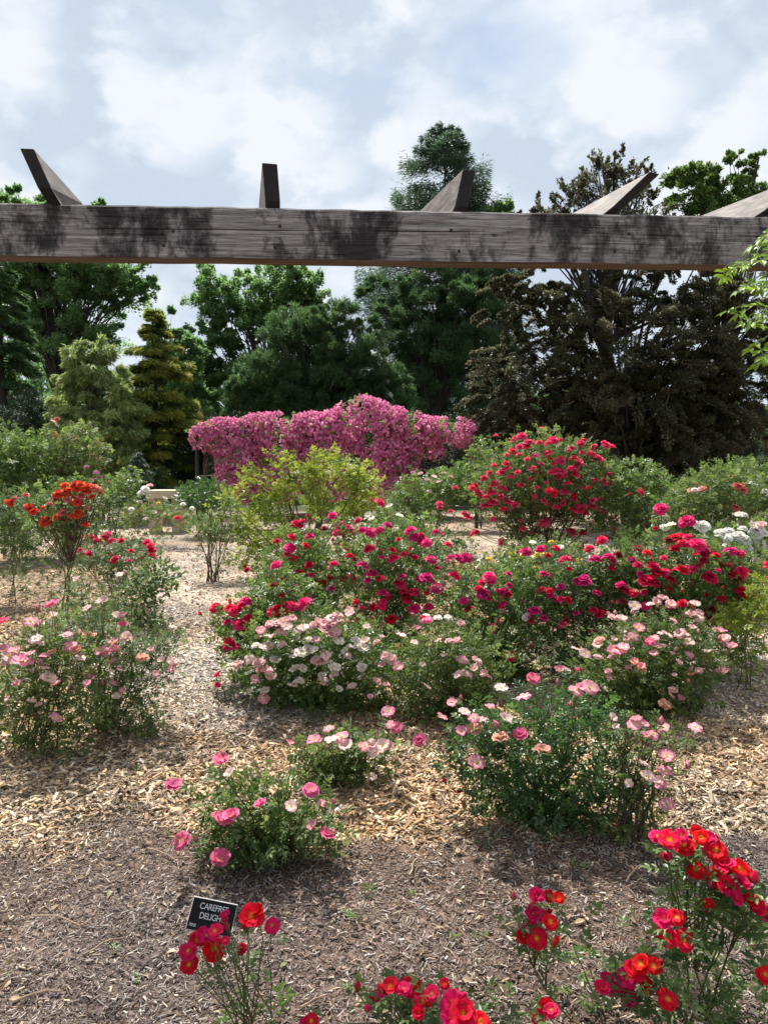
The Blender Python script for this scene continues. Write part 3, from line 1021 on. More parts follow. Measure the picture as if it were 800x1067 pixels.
def beam_mesh(L, H, T, seed):
    """a sawn beam with worn arrises, a slight wobble and a drying crack along the face"""
    prof = [(0, .006), (.006, 0), (T - .006, 0), (T, .006), (T, H - .006), (T - .006, H), (.007, H), (0, H - .008), (0, H * .60), (.007, H * .585), (0, H * .57), (0, H * .3)]
    k = len(prof)
    V = []
    g = np.random.default_rng(seed)
    wz = np.interp(np.linspace(0, 1, nb), np.linspace(0, 1, 26), g.normal(0, .0009, 26))
    wt = np.interp(np.linspace(0, 1, nb), np.linspace(0, 1, 90), g.normal(0, .0014, 90))
    wc = np.interp(np.linspace(0, 1, nb), np.linspace(0, 1, 14), g.normal(0, .006, 14))
    dc = np.clip(np.interp(np.linspace(0, 1, nb), np.linspace(0, 1, 22), g.uniform(-.4, 1.4, 22)), 0.02, 1)
    for a in range(nb):
        for b, (y, z) in enumerate(prof):
            dz = wz[a] + (wt[a] if z > H * .9 else 0)
            if 7 < b < 11:
                dz += wc[a]
            yy = y
            if b == 9:
                yy = .016 * dc[a]
            V.append((L * a / (nb - 1), yy, z + dz))
    Fq = []
    for a in range(nb - 1):
        for b in range(k):
            Fq.append((a * k + b, a * k + (b + 1) % k, (a + 1) * k + (b + 1) % k, (a + 1) * k + b))
    Fq = np.array(Fq)[:, ::-1]
    caps = np.array([list(range(k)), [(nb - 1) * k + b for b in range(k)][::-1]])
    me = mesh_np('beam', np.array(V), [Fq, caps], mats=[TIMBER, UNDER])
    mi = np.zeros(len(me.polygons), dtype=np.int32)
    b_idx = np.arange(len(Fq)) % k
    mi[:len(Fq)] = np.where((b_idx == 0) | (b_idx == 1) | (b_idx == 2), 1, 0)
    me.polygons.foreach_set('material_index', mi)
    return me


beam = link('beam', beam_mesh(Lb, BH, BT, 3), perg)
slope = math.atan2(axis[2], 1.0)
beam.location = (0, 0, x0[2] - BH)
beam.rotation_euler = (0, -slope, math.atan2(axis[1], axis[0]))
zl = x0[2]


def top_z(x):
    return x0[2] + (x - x0[0]) / axis[0] * axis[2]


def rafter(ftx, fty, botx, yaw, thick, length, h=.19, cut=.10, label=None):
    """a short joist across the beam; its mitred end faces the camera. ftx, fty: the end's top; botx: its lower end"""
    D = DL + (DR - DL) * ftx / 800 - .12
    for _ in range(4):
        zt = top_z(W(ftx, fty, D)[0]) + h
        b = ray(ftx, fty)[1]
        D = (zt - CAM_Z) / b
    ft = W(ftx, fty, D)
    lean = (botx - ftx) * D / F
    a = np.array([-math.sin(yaw), math.cos(yaw), 0])
    s = np.array([math.cos(yaw), math.sin(yaw), 0])
    prof = [(0, h), (cut * .35, h * .22), (cut, 0.001), (length, 0.001), (length, h)]
    V = []
    for side in (-.5, .5):
        for t, z in prof:
            sh = lean * (1 - z / h) * (1 if t < length * .5 else .2)
            q = ft + a * t + s * (side * thick) + np.array([sh, 0, 0])
            q[2] = ft[2] - h + z
            V.append(q)
    Fs = [np.array([[0, 1, 6, 5], [1, 2, 7, 6], [2, 3, 8, 7], [3, 4, 9, 8], [4, 0, 5, 9]]), np.array([[0, 4, 3, 2, 1], [5, 6, 7, 8, 9]])]
    me = mesh_np('rafter', np.array(V) - np.array(perg.location), Fs, mats=[RAFT, ENDG_SHADE])
    mi = np.zeros(len(me.polygons), dtype=np.int32)
    mi[:2] = 1
    me.polygons.foreach_set('material_index', mi)
    o = link('rafter', me, perg)
    bv = o.modifiers.new('worn_edge', 'BEVEL')
    bv.width = .004
    bv.segments = 2
    return o


rafter(28, 154.5, 46, R(5), .055, .64)
rafter(281, 170, 285, R(11), .066, .64)
rafter(489, 177, 483, R(17), .062, .64)
rafter(682, 180, 640, R(21), .06, .64)
rafter(842, 184, 800, R(24), .06, .64)
for t in (.35, Lb - .3):
    q = x0 + axis * t
    me = bpy.data.meshes.new('post')
    hp = q[2] - BH + .0
    w = .07
    V = np.array([[sx * w, sy * w, z] for z in (0, hp) for sx, sy in ((-1, -1), (1, -1), (1, 1), (-1, 1))])
    Fq = np.array([[0, 1, 5, 4], [1, 2, 6, 5], [2, 3, 7, 6], [3, 0, 4, 7], [4, 5, 6, 7]])
    o = link('post', mesh_np('post', V, Fq, mats=[RAFT]), perg, np.array([q[0], q[1] + .05, 0]) - np.array(perg.location))
    o.rotation_euler = (0, 0, BEAM_A)

RUST = plain('rusty_bolt', (.035, .025, .02), rough=.6, scale=60)
for bxp, bzp in ((168, 243), (181, 241), (171, 256), (30, 232), (292, 236), (287, 258), (470, 240), (478, 262), (655, 244), (640, 262)):
    tx = (W(bxp, bzp, DL + (DR - DL) * bxp / 800) - x0)
    along = float(np.dot(tx[:2], axis[:2]))
    bz = float(W(bxp, bzp, DL + (DR - DL) * bxp / 800)[2] - (x0[2] + along * axis[2] - BH))
    V, Fq = tube([[0, .006, 0], [0, -.002, 0], [0, -.0045, 0]], .0085, .006, 10)
    k_ = len(V)
    link('bolt', mesh_np('bolt', V, [Fq, np.array([[k_ - 10 + q for q in range(10)]])], mats=[RUST], smooth=False), beam, (along, 0, bz))

# nail holes and bolt heads stay in the timber; the plate with the rose's name stands low in the bed
sg = thing('plant_label', 'small black name plate tilted on a stake beside scarlet roses', 'sign', G(222, 995))
gb = np.array(sg.location)
BLACK = plain('black_plate', (.008, .009, .010), rough=.6, spec=.15, noise=.2)
EDGE = plain('plate_edge', (.38, .38, .36), rough=.5)
LETTER = plain('engraved_white', (.62, .63, .62), rough=.6, noise=.1)
ctr = W(221, 955, gb[1] - .03)
pw, ph, pt = .146, .095, .006


def box(name, sx, sy, sz, mats, bev=.001):
    V = np.array([[x * sx / 2, y * sy / 2, z * sz / 2] for z in (-1, 1) for x, y in ((-1, -1), (1, -1), (1, 1), (-1, 1))])
    Fq = np.array([[3, 2, 1, 0], [4, 5, 6, 7], [0, 1, 5, 4], [1, 2, 6, 5], [2, 3, 7, 6], [3, 0, 4, 7]])
    return mesh_np(name, V, Fq, mats=mats)


pe = link('plate', box('plate', pw, ph, pt, [EDGE]), sg, ctr - gb)
pe.rotation_euler = (R(58), R(13), R(2))
bv = pe.modifiers.new('soft', 'BEVEL')
bv.width = .002
fc = link('face', box('face', pw - .005, ph - .005, .002, [BLACK]), pe, (0, -.0008, pt / 2 + .0005))
for txt, sz, x, y in (('CAREFREE', .0255, -.046, .016), ('DELIGHT', .0255, -.040, -.011), ('PINK', .013, -.064, -.037)):
    fd = bpy.data.curves.new('lettering', 'FONT')
    fd.body = txt
    fd.size = sz
    fd.extrude = .0004
    fd.space_character = .92
    fo = bpy.data.objects.new('t', fd)
    col.objects.link(fo)
    dg = bpy.context.evaluated_depsgraph_get()
    me = bpy.data.meshes.new_from_object(fo.evaluated_get(dg))
    bpy.data.objects.remove(fo)
    me.materials.clear()
    me.materials.append(LETTER)
    lt = link('lettering', me, pe, (x, y, pt / 2 + .0022))
    lt.scale = (.86, 1, 1)
V, Fq = tube([[0, .012, -gb[2] - .03], [0, .008, .03], list(ctr - gb + [0, .012, 0])], .004, .004, 6)
link('stake', mesh_np('stake', V, Fq, mats=[plain('steel_stake', (.25, .25, .25), rough=.4)], smooth=True), sg)

# ================================================================== trees
BARK = brown_timber('bark', [(.3, (.02, .017, .014)), (.55, (.042, .035, .028)), (.8, (.075, .064, .052))], (3, 3, 1))
LEAFN, LEAFS = 3.2, .60
T_DECID = leaf_mat('leaf_deciduous', [(0, (.055, .11, .042)), (.5, (.105, .195, .074)), (1, (.18, .28, .115))], trans=.54)
T_LIGHT = leaf_mat('leaf_light_deciduous', [(0, (.05, .095, .025)), (.5, (.085, .15, .04)), (1, (.14, .22, .065))], trans=.35)
T_DARKC = leaf_mat('needle_dark', [(0, (.024, .058, .024)), (.5, (.054, .11, .042)), (1, (.105, .18, .07))], trans=.34)
T_SPRUCE = leaf_mat('needle_deep', [(0, (.028, .065, .028)), (.5, (.056, .112, .044)), (1, (.10, .17, .07))], trans=.38)
T_TALL = leaf_mat('needle_larch', [(0, (.03, .06, .035)), (.5, (.06, .105, .06)), (1, (.11, .16, .095))], trans=.3)
T_WEEP = leaf_mat('needle_pale', [(0, (.11, .155, .055)), (.5, (.21, .28, .105)), (1, (.34, .42, .17))], trans=.4)
T_GOLD = leaf_mat('needle_golden', [(0, (.026, .046, .014)), (.35, (.07, .105, .026)), (.6, (.20, .24, .05)), (1, (.37, .38, .08))], trans=.3)
T_BEECH = leaf_mat('leaf_copper', [(0, (.032, .042, .020)), (.5, (.064, .070, .036)), (.82, (.115, .108, .064)), (1, (.20, .17, .115))], trans=.34)
TWIG = plain('tan_twig', (.17, .13, .095), scale=20)
T_BLUE = leaf_mat('needle_blue', [(0, (.04, .07, .055)), (1, (.12, .17, .14))], trans=.1)
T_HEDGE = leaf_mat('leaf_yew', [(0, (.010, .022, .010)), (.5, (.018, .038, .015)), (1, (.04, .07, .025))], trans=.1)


def tree(name, label, basepx, D, lobes, leafm, n, size, deep=.8, tufts=40, leaf=LEAF2, tr=.18, fork=.35, group='trees behind the rose garden', up=.5, droop=0.0, spray=.30, limbs=True, twig=None,
         flat=.75, cat='tree', vy=0.0, tipgold=0.0, updir=.25, long=2.2, wid=.34, thk=.13, sag=.1, limbf=3, twigm=None):
    """trunk with limbs into every tuft of the crown; the crown is leaves gathered in tufts with gaps between them"""
    base = np.array([ray(basepx, 500)[0] * D, D, 0.0])
    root = thing(name, label, cat, base, group)
    LW = lobes_world(lobes, D, deep)
    tk, cr, tw = Acc(), Acc(), Acc()
    top = max((c[2] + r[2] * .1, i) for i, (c, r, _) in enumerate(LW))
    ct = LW[top[1]][0]
    tipp = np.array([ct[0], ct[1], top[0]])
    tv = bez(base - [0, 0, .1], base + np.array([(tipp[0] - base[0]) * .2, 0, tipp[2] * .5]), tipp, 12, tr * .15)
    V, Fq = tube(tv, tr, tr * .18, 8)
    tk.add(V, Fq)
    n, size, tufts, spray = int(n * LEAFN), size * LEAFS, int(tufts * 2.2), spray * .78
    vol = np.array([l[1][0] * l[1][2] for l in LW])
    T, TF = leaf
    for (c, r, _), vv in zip(LW, vol / vol.sum()):
        nt_ = max(4, int(tufts * vv))
        cc, cd = sample_ellipsoid(c, r * .9, nt_, .42)
        k = max(20, int(n * vv))
        w = rng.integers(0, nt_, k)
        R0 = spray * math.sqrt(r[0] * r[2])
        dirs = norm(cd * [1, 1, .45] + rng.normal(0, .3, (nt_, 3)) + [0, 0, updir])
        Ls = R0 * long * rng.uniform(.55, 1.35, nt_)
        sdv = norm(np.cross(dirs, rng.normal(0, .35, (nt_, 3)) + [0, 0, 1]))
        nrm = np.cross(sdv, dirs)
        t_ = rng.uniform(0, 1, k)
        sd_ = rng.uniform(-1, 1, k)
        env = wid * Ls[w] * np.sin(np.pi * (.12 + .82 * t_))
        along = (t_ - .4) * Ls[w]
        p = cc[w] + dirs[w] * along[:, None] + sdv[w] * (sd_ * env)[:, None] + nrm[w] * (rng.normal(0, thk, k) * Ls[w])[:, None]
        p[:, 2] -= sag * Ls[w] * t_ ** 2
        q = np.stack([sd_, t_, (t_ - .5) * flat], -1)
        d = norm(dirs[w] * .8 + sdv[w] * sd_[:, None])
        tone = rng.normal(0, .11, nt_)[w]
        y = norm(d * [1, 1, .7] + cd[w] * .3 + rng.normal(0, .45, (k, 3)) + [0, 0, .15 - droop])
        u = norm(rng.normal(0, .4, (k, 3)) + [0, 0, up] + d * .3)
        V, Fs = stamp(T, TF, p, frames(y, u), size * rng.uniform(.6, 1.3, k))
        v = np.clip(rng.beta(2.4, 2.4, k) + tone + vy + tipgold * (q[:, 2] / flat - .2), 0, 1)
        cr.add(V, Fs, np.repeat(v, len(T)))
        if limbs:
            for t in cc[::limbf]:
                hz = np.clip((t[2] - base[2]) * rng.uniform(fork, .85), .3, None)
                s = tv[np.argmin(np.abs(tv[:, 2] - hz))]
                mid = s * .45 + t * .55 + np.array([0, 0, .12 * np.linalg.norm(t - s)])
                V, Fq = tube(bez(s, mid, t, 6, R0 * .06), tr * .22, tr * .035, 5)
                tk.add(V, Fq)
        if twig:
            for i_ in np.nonzero(rng.uniform(0, 1, nt_) < twig)[0]:
                pts = np.stack([cc[i_] + dirs[i_] * Ls[i_] * (tt - .6) - np.array([0, 0, sag * Ls[i_] * tt * tt]) + nrm[i_] * .02 for tt in np.linspace(0, 1, 5)])
                V, Fq = tube(pts + rng.normal(0, .02, pts.shape), .011, .004, 4)
                tw.add(V, Fq)
                for _ in range(2):
                    a_ = int(rng.integers(1, 4))
                    e = pts[a_] + (dirs[i_] + sdv[i_] * rng.choice([-1, 1])) * Ls[i_] * .25
                    V, Fq = tube(bez(pts[a_], (pts[a_] + e) / 2 + [0, 0, .03], e, 4), .007, .003, 3)
                    tw.add(V, Fq)
    if twig and tw.n:
        link('branch', tw.mesh('branch', [twigm or BARK], base), root)
    link('trunk', tk.mesh('trunk', [BARK], base, smooth=True), root)
    link('crown', cr.mesh('crown', [leafm], base), root)
    return root


def conifer(name, label, px, D, toppx, outline, leafm, n, size, droop=.25, whorl=.55, tr=.2, leaf=NEEDLE, group='trees behind the rose garden', arms=7, tipv=0.0, upsweep=0.0, spread=.16, gap=0.0, cat='tree',
            thick=.12):
    """whorls of branches on one straight trunk, needle sprays along each branch. outline: [(py, half width in px)]"""
    base = np.array([ray(px, 500)[0] * D, D, 0.0])
    root = thing(name, label, cat, base, group)
    zt = W(px, toppx, D)[2]
    zs = np.array([W(px, py, D)[2] for py, _ in outline])[::-1]
    ws = np.array([w * D / F for _, w in outline])[::-1]
    tk, cr = Acc(), Acc()
    V, Fq = tube(np.array([[base[0] + .04 * math.sin(z * 2), D, z] for z in np.linspace(-.1, zt, 14)]), tr, .015, 8)
    tk.add(V, Fq)
    P, Dr, TV = [], [], []
    z = max(zs[0], .25)
    segs = []
    while z < zt:
        wmax = np.interp(z, zs, ws)
        na = max(3, int(arms * (0.6 + .5 * rng.uniform())))
        a0 = rng.uniform(0, 6.28)
        for k in range(na):
            if rng.uniform() < gap:
                continue
            a = a0 + k * 6.283 / na + rng.normal(0, .25)
            L = wmax * rng.uniform(.62, 1.08)
            d = np.array([math.cos(a), math.sin(a), 0])
            s = np.array([base[0], D, z + rng.normal(0, whorl * .2)])
            e = s + d * L + np.array([0, 0, (upsweep - droop) * L])
            mid = s + d * L * .55 + np.array([0, 0, (upsweep * .3 + .06) * L])
            pts = bez(s, mid, e, 7, L * .015)
            V, Fq = tube(pts, max(.012, tr * .22 * L / (ws.max() + .01)), .005, 4)
            tk.add(V, Fq)
            segs.append((pts, L))
        z += whorl * rng.uniform(.7, 1.2) * (0.55 + .45 * wmax / ws.max())
    n, size = int(n * 2.6), size * .66
    tot = sum(L for _, L in segs)
    T, TF = leaf
    for pts, L in segs:
        k = max(6, int(n * L / tot))
        t = rng.uniform(.12, 1, k) ** .75
        q = np.stack([np.interp(t, np.linspace(0, 1, 7), pts[:, i]) for i in range(3)], -1)
        d = norm(pts[-1] - pts[0])
        sd_ = np.cross(d, [0, 0, 1])
        side = rng.uniform(-1, 1, k)
        env = spread * L * np.sin(np.clip(t, 0, 1) * 2.6 + .25)
        q = q + sd_ * (side * env)[:, None] + np.stack([np.zeros(k), np.zeros(k), rng.normal(0, thick * .5, k) * L * .5 - np.abs(side) * env * .3], -1)
        y = norm(d * .8 + sd_ * side[:, None] * 1.1 + rng.normal(0, .3, (k, 3)) + [0, 0, -droop])
        u = norm(rng.normal(0, .35, (k, 3)) + [0, 0, 1])
        V, Fs = stamp(T, TF, q, frames(y, u), size * rng.uniform(.6, 1.3, k))
        v = np.clip(rng.beta(2.4, 2.4, k) * (1 - tipv) + tipv * (t ** 2.2) * rng.uniform(.6, 1.1, k) + rng.normal(0, .06), 0, 1)
        cr.add(V, Fs, np.repeat(v, len(T)))
    link('trunk', tk.mesh('trunk', [BARK], base, smooth=True), root)
    link('crown', cr.mesh('crown', [leafm], base), root)
    return root


tree('deciduous_tree', 'tall leafy green tree with sky gaps, behind the pale weeping pine', 72, 37,
     [(95, 300, 62, 36), (35, 250, 60, 45), (95, 222, 26, 12), (22, 212, 34, 16), (128, 292, 34, 32), (70, 350, 62, 34), (60, 270, 60, 30), (25, 310, 40, 50)], T_DECID, 36000, .27, tufts=190, tr=.28, spray=.27, vy=.08)
conifer('conifer_tree', 'very dark conifer at the garden edge beside the tall leafy tree', 6, 27, 262, [(262, 6), (300, 28), (350, 42), (400, 50), (460, 52), (492, 44)], T_DARKC, 22000, .36, tr=.2, whorl=.5)
tree('deciduous_tree', 'slim fresh-green tree peeping over the golden conifer', 178, 34, [(172, 345, 22, 28), (190, 372, 24, 32), (182, 410, 30, 30), (205, 420, 30, 34), (165, 440, 40, 34), (225, 440, 30, 34)], T_DECID, 16000, .28, tufts=110, tr=.14)
tree('deciduous_tree', 'airy leafy tree with open sky through its crown, between golden conifer and dark cedar', 262, 38,
     [(232, 305, 42, 30), (300, 300, 48, 28), (275, 335, 40, 26), (225, 355, 32, 30), (325, 325, 26, 30), (205, 395, 26, 34), (245, 395, 30, 30)], T_DECID, 26000, .26, tufts=170, tr=.25, spray=.24, vy=.05)
conifer('tall_conifer', 'tallest airy conifer rising above the pergola beam with a bare straight trunk', 462, 38, 131,
        [(131, 6), (150, 28), (175, 44), (205, 60), (225, 66), (290, 88), (360, 92), (440, 88), (470, 70)], T_TALL, 52000, .40, droop=.12, whorl=.62, tr=.30, arms=7, gap=.10, spread=.32, upsweep=.14, thick=.34)
tree('evergreen_tree', 'deep green evergreen filling the gap behind the pink climbing rose, beside the cedar', 428, 33, [(425, 340, 44, 45), (455, 400, 55, 60), (400, 300, 30, 20), (495, 340, 50, 60), (512, 298, 34, 34), (468, 310, 44, 40), (420, 320, 30, 30)], T_SPRUCE, 34000, .32,
     tufts=120, tr=.24, leaf=NEEDLE, spray=.22, droop=.15)
tree('deciduous_tree', 'small light tree crown just above the beam beside the tallest conifer', 520, 36, [(520, 222, 24, 12), (530, 260, 25, 30)], T_DECID, 3500, .3, tufts=30, tr=.14)
tree('cedar_tree', 'broad dense dark green cedar above the pink climbing rose', 330, 26,
     [(345, 335, 34, 26), (312, 355, 42, 34), (365, 378, 44, 34), (295, 400, 56, 36), (262, 418, 34, 32), (400, 408, 30, 34), (340, 415, 60, 34), (385, 345, 16, 16)], T_DARKC, 80000, .22,
     tufts=330, tr=.28, leaf=NEEDLE, spray=.21, vy=.1, fork=.15, limbf=9, updir=.5, thk=.2)
conifer('golden_conifer', 'gold-tipped conifer with layered shelf-like branches', 163, 23.5, 322,
        [(322, 5), (345, 18), (365, 32), (400, 42), (440, 50), (475, 46), (500, 36)], T_GOLD, 38000, .20, droop=.16, whorl=.50, tr=.14, arms=9, tipv=.72, spread=.36, upsweep=.10, thick=.20)
tree('weeping_pine', 'pale yellow-green weeping pine with hanging tassels', 104, 22,
     [(98, 385, 34, 34), (74, 385, 14, 26), (118, 430, 34, 44), (92, 440, 36, 44), (125, 480, 32, 32), (90, 365, 18, 16), (64, 420, 14, 34)], T_WEEP, 17000, .32, tufts=120, tr=.14, leaf=NEEDLE, droop=1.1, spray=.22, up=.2, vy=.0, flat=1.3)
tree('copper_beech', 'huge dark bronze weeping beech with fine bare twigs, behind the red shrub rose', 660, 19,
     [(650, 385, 120, 85), (560, 400, 74, 74), (735, 380, 84, 100), (600, 310, 80, 42), (710, 300, 90, 40), (520, 425, 42, 58), (770, 420, 60, 70), (640, 440, 110, 60), (800, 330, 60, 70), (700, 455, 90, 50), (560, 450, 60, 40),
      (600, 255, 60, 24), (690, 260, 60, 24), (530, 325, 34, 50), (560, 300, 40, 34)], T_BEECH, 125000, .125,
     tufts=560, tr=.26, spray=.15, twig=.30, fork=.12, droop=.25, flat=.5, updir=-.05, long=3.0, wid=.20, thk=.05, sag=.28, limbf=14, twigm=TWIG)
tree('copper_beech_top'.replace('_top', ''), 'thin spiky dark copper crown rising above the beam behind the rafter', 625, 20.5,
     [(655, 185, 20, 30), (625, 190, 22, 34), (598, 208, 26, 24), (568, 222, 26, 16), (540, 232, 18, 10), (676, 190, 8, 26), (640, 160, 8, 12), (640, 240, 70, 26)], T_BEECH, 8000, .12,
     tufts=120, tr=.14, spray=.30, fork=.5, updir=.75, long=2.6, wid=.13, thk=.06, sag=.0, limbf=2)
tree('light_green_tree', 'fresh light green tree top showing above the beam behind the beech', 745, 31,
     [(722, 198, 34, 27), (752, 205, 30, 24), (778, 178, 10, 18), (765, 165, 12, 10), (792, 205, 30, 20), (740, 240, 40, 30), (790, 165, 6, 12)], T_LIGHT, 9000, .26, tufts=120, tr=.2, spray=.22)
conifer('blue_conifer', 'young blue-grey conifer at the foot of the golden conifer', 144, 20, 472, [(472, 3), (490, 14), (510, 20), (522, 18)], T_BLUE, 2500, .16, tr=.05, whorl=.22)
conifer('small_conifer', 'tiny pointed green conifer beside the stone bench', 167, 20.5, 484, [(484, 2), (500, 8), (512, 12)], T_SPRUCE, 1500, .14, tr=.04, whorl=.2)
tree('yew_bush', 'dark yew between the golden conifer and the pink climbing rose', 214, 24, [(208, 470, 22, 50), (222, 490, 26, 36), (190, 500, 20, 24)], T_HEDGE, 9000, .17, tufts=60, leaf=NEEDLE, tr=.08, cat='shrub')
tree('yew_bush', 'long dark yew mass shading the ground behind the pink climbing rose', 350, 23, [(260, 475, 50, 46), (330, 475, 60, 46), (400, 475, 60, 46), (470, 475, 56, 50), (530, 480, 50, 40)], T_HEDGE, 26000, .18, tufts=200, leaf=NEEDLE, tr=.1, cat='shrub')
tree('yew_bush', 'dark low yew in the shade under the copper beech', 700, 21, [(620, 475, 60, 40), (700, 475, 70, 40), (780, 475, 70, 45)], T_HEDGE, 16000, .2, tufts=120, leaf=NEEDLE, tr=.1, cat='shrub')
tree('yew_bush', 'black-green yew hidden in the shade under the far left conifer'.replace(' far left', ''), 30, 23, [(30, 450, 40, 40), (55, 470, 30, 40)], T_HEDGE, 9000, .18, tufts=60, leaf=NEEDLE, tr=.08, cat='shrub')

# the far edge of the wood, one mass
cr = Acc()
for px in range(-260, 1080, 26):
    D = rng.uniform(46, 60)
    h = rng.uniform(380, 440) if px > 140 else rng.uniform(330, 400)
    LWd = lobes_world([(px, (h + 520) / 2, 34, (520 - h) / 2)], D, .9)
    scatter_leaves(cr, LWd, 900, LEAF2, .7, power=.5)
wd = link('distant_woods', cr.mesh('distant_woods', [T_SPRUCE]))
wd['kind'] = 'stuff'
tag(wd, 'dark far edge of the wood behind the garden trees', 'woods')

# ================================================================== stone bench, trellis and rambler
bx = G(174, 531)
D = 21.0
D = 18.0
b0 = np.array([ray(174, 520)[0] * D, D, 0])
bench = thing('stone_bench', 'low pale stone bench at the end of the path', 'bench', b0)
STONE = plain('bench_stone', (.50, .42, .30), scale=14, noise=.25)
zt = W(174, 510.5, D)[2]
for nme, sx, sy, sz, loc in (('seat', .82, .70, .20, (0, 0, zt - .10)), ('support', .18, .56, zt - .2, (-.28, 0, (zt - .2) / 2)), ('support', .18, .56, zt - .2, (.28, 0, (zt - .2) / 2))):
    o = link(nme, box(nme, sx, sy, sz, [STONE]), bench, loc)
    bv = o.modifiers.new('worn', 'BEVEL')
    bv.width = .015
    bv.segments = 2

DT = 19.0
IRON = plain('black_iron', (.02, .02, .02), rough=.5)
tb = np.array([ray(350, 500)[0] * DT, DT, 0])
tre = thing('rose_trellis', 'dark post and chain frame carrying the pink climbing rose', 'trellis', tb)
prev = None
for px, py in ((205, 446), (262, 440), (330, 432), (378, 425), (432, 438), (497, 446)):
    t = W(px, py, DT)
    V, Fq = tube([[t[0], DT, -.05], [t[0], DT, t[2] / 2], [t[0], DT, t[2]]], .05, .045, 8)
    link('post', mesh_np('post', V - tb, Fq, mats=[IRON], smooth=True), tre)
    if prev is not None:
        V, Fq = tube(bez(prev, (prev + t) / 2 - [0, 0, .25], t, 9), .025, .025, 6)
        link('chain', mesh_np('chain', V - tb, Fq, mats=[IRON], smooth=True), tre)
    prev = t
pp = W(97, 445, 15)
V, Fq = tube([[0, 0, -.05], [0, 0, pp[2] / 2], [0, 0, pp[2]]], .035, .035, 8)
po = thing('marker_post', 'slim black post standing in the shrubs before the weeping pine', 'post', (pp[0], pp[1], 0))
link('shaft', mesh_np('shaft', V, Fq, mats=[IRON], smooth=True), po)
link('cap', mesh_np('cap', *(lambda t: (t[0], t[1]))(tube([[0, 0, pp[2]], [0, 0, pp[2] + .02], [0, 0, pp[2] + .05]], .045, .02, 8)), mats=[IRON], smooth=True), po)

RL = [(213, 456, 15, 15), (240, 458, 26, 22), (252, 482, 27, 38), (290, 456, 34, 26), (290, 485, 24, 28), (325, 452, 32, 22), (352, 448, 30, 20), (378, 440, 34, 26), (405, 446, 34, 22), (345, 474, 34, 26), (395, 478, 34, 30),
      (424, 492, 15, 28), (440, 450, 32, 16), (470, 449, 28, 14), (495, 464, 9, 18), (415, 470, 26, 26), (376, 420, 10, 8), (455, 472, 10, 8), (270, 446, 22, 15), (424, 446, 22, 18), (455, 449, 22, 14), (484, 453, 16, 14), (310, 446, 22, 14), (228, 450, 18, 14),
      (250, 505, 24, 20), (292, 500, 24, 24), (345, 502, 26, 20), (392, 505, 30, 18), (424, 508, 13, 18), (320, 480, 26, 26)]
LW = lobes_world(RL, DT, .75)
ram = thing('climbing_rose', 'large pink climbing rose cascading over its dark frame', 'rose', tb)
acc = Acc()
scatter_leaves(acc, [(c, r * .93, o) for c, r, o in LW], 4200, ROSE5, .17, power=.45)
link('foliage', acc.mesh('foliage', [L_MID], tb), ram)
st = Acc()
for px in (205, 262, 330, 378, 432, 497):
    b = np.array([ray(px, 500)[0] * DT + .1, DT - .1, 0])
    for k in range(5):
        c, r, _ = LW[int(np.argmin([abs(l[2][0] - px - rng.normal(0, 12)) for l in LW]))]
        t = sample_ellipsoid(c, r * .8, 1)[0][0]
        V, Fq = tube(bez(b, b * .5 + t * .5 + [0, 0, .5], t, 8, .03), .018, .006, 5)
        st.add(V, Fq)
for zz_ in (.55, .8):
    lp = [np.array([W(px, py, DT)[0], DT + .06, W(px, py, DT)[2] * zz_ + rng.normal(0, .05)]) for px, py in ((205, 446), (262, 440), (330, 432), (378, 425), (432, 438), (497, 446))]
    V, Fq = tube(np.array(lp), .018, .010, 5)
    st.add(V, Fq)
link('stem', st.mesh('stem', [BARK_CANE], tb, smooth=True), ram)
# bloom heads over the surface of the cascade
PT = []
for c, r, (cx, cy, rx, ry, Dl) in LW:
    k = int(rx * ry * 1.35)
    d = norm(rng.normal(size=(k, 3)) + [0, -.35, .25])
    q = c + d * r * rng.uniform(.90, 1.07, (k, 1))
    PT.append(np.concatenate([q, d], 1))
PT = np.concatenate(PT)
keep = vnoise(PT[:, 0] * 1.0, PT[:, 2] * .6, .34, 21) + .3 * rng.uniform(0, 1, len(PT)) > .39
PT = PT[keep]
order = np.argsort(PT[:, 1] + rng.uniform(0, .25, len(PT)))
PT = PT[order]
for q in PT[:100]:
    kind = 'climbpale' if rng.uniform() < .3 else 'climb'
    me, _ = flower_mesh(kind, int(rng.integers(0, 4)), False)
    o = link('bloom', me, ram, q[:3] - tb)
    o.rotation_euler = rot_to(norm(q[3:] + rng.normal(0, .25, 3)), rng.uniform(0, 6))
    s = rng.uniform(.036, .058)
    o.scale = (s, s, s)
rest = PT[100:]
pm, _ = flower_mesh('climb', 1, False)
low = Acc()
for k in range(7):
    a = k * 2.4
    t = k / 6
    petal_patch(low, a, .5, .75 + .25 * t, 1.35 - 1.5 * t, .9, nu=4, nw=3, z0=.25 - .35 * t)
TV = np.concatenate(low.V)
TQ = np.concatenate(low.F[4])
for kind, sel in (('climb', rng.uniform(0, 1, len(rest)) > .3),):
    for nm, mm, pick in (('bloom_mass', KINDS['climb'][1], sel), ('pale_bloom_mass', KINDS['climbpale'][1], ~sel)):
        q = rest[pick]
        n_ = norm(q[:, 3:] + rng.normal(0, .25, (len(q), 3)))
        y = norm(np.cross(n_, rng.normal(size=(len(q), 3))))
        V, Fs = stamp(TV, TQ, q[:, :3], frames(y, n_), rng.uniform(.030, .054, len(q)))
        o = link(nm, mesh_np(nm, V - tb, Fs, v=np.repeat(np.clip(rng.uniform(-.1, 1, len(q)), 0, 1), len(TV)), mats=[mm], smooth=True), ram)
        o['kind'] = 'stuff'

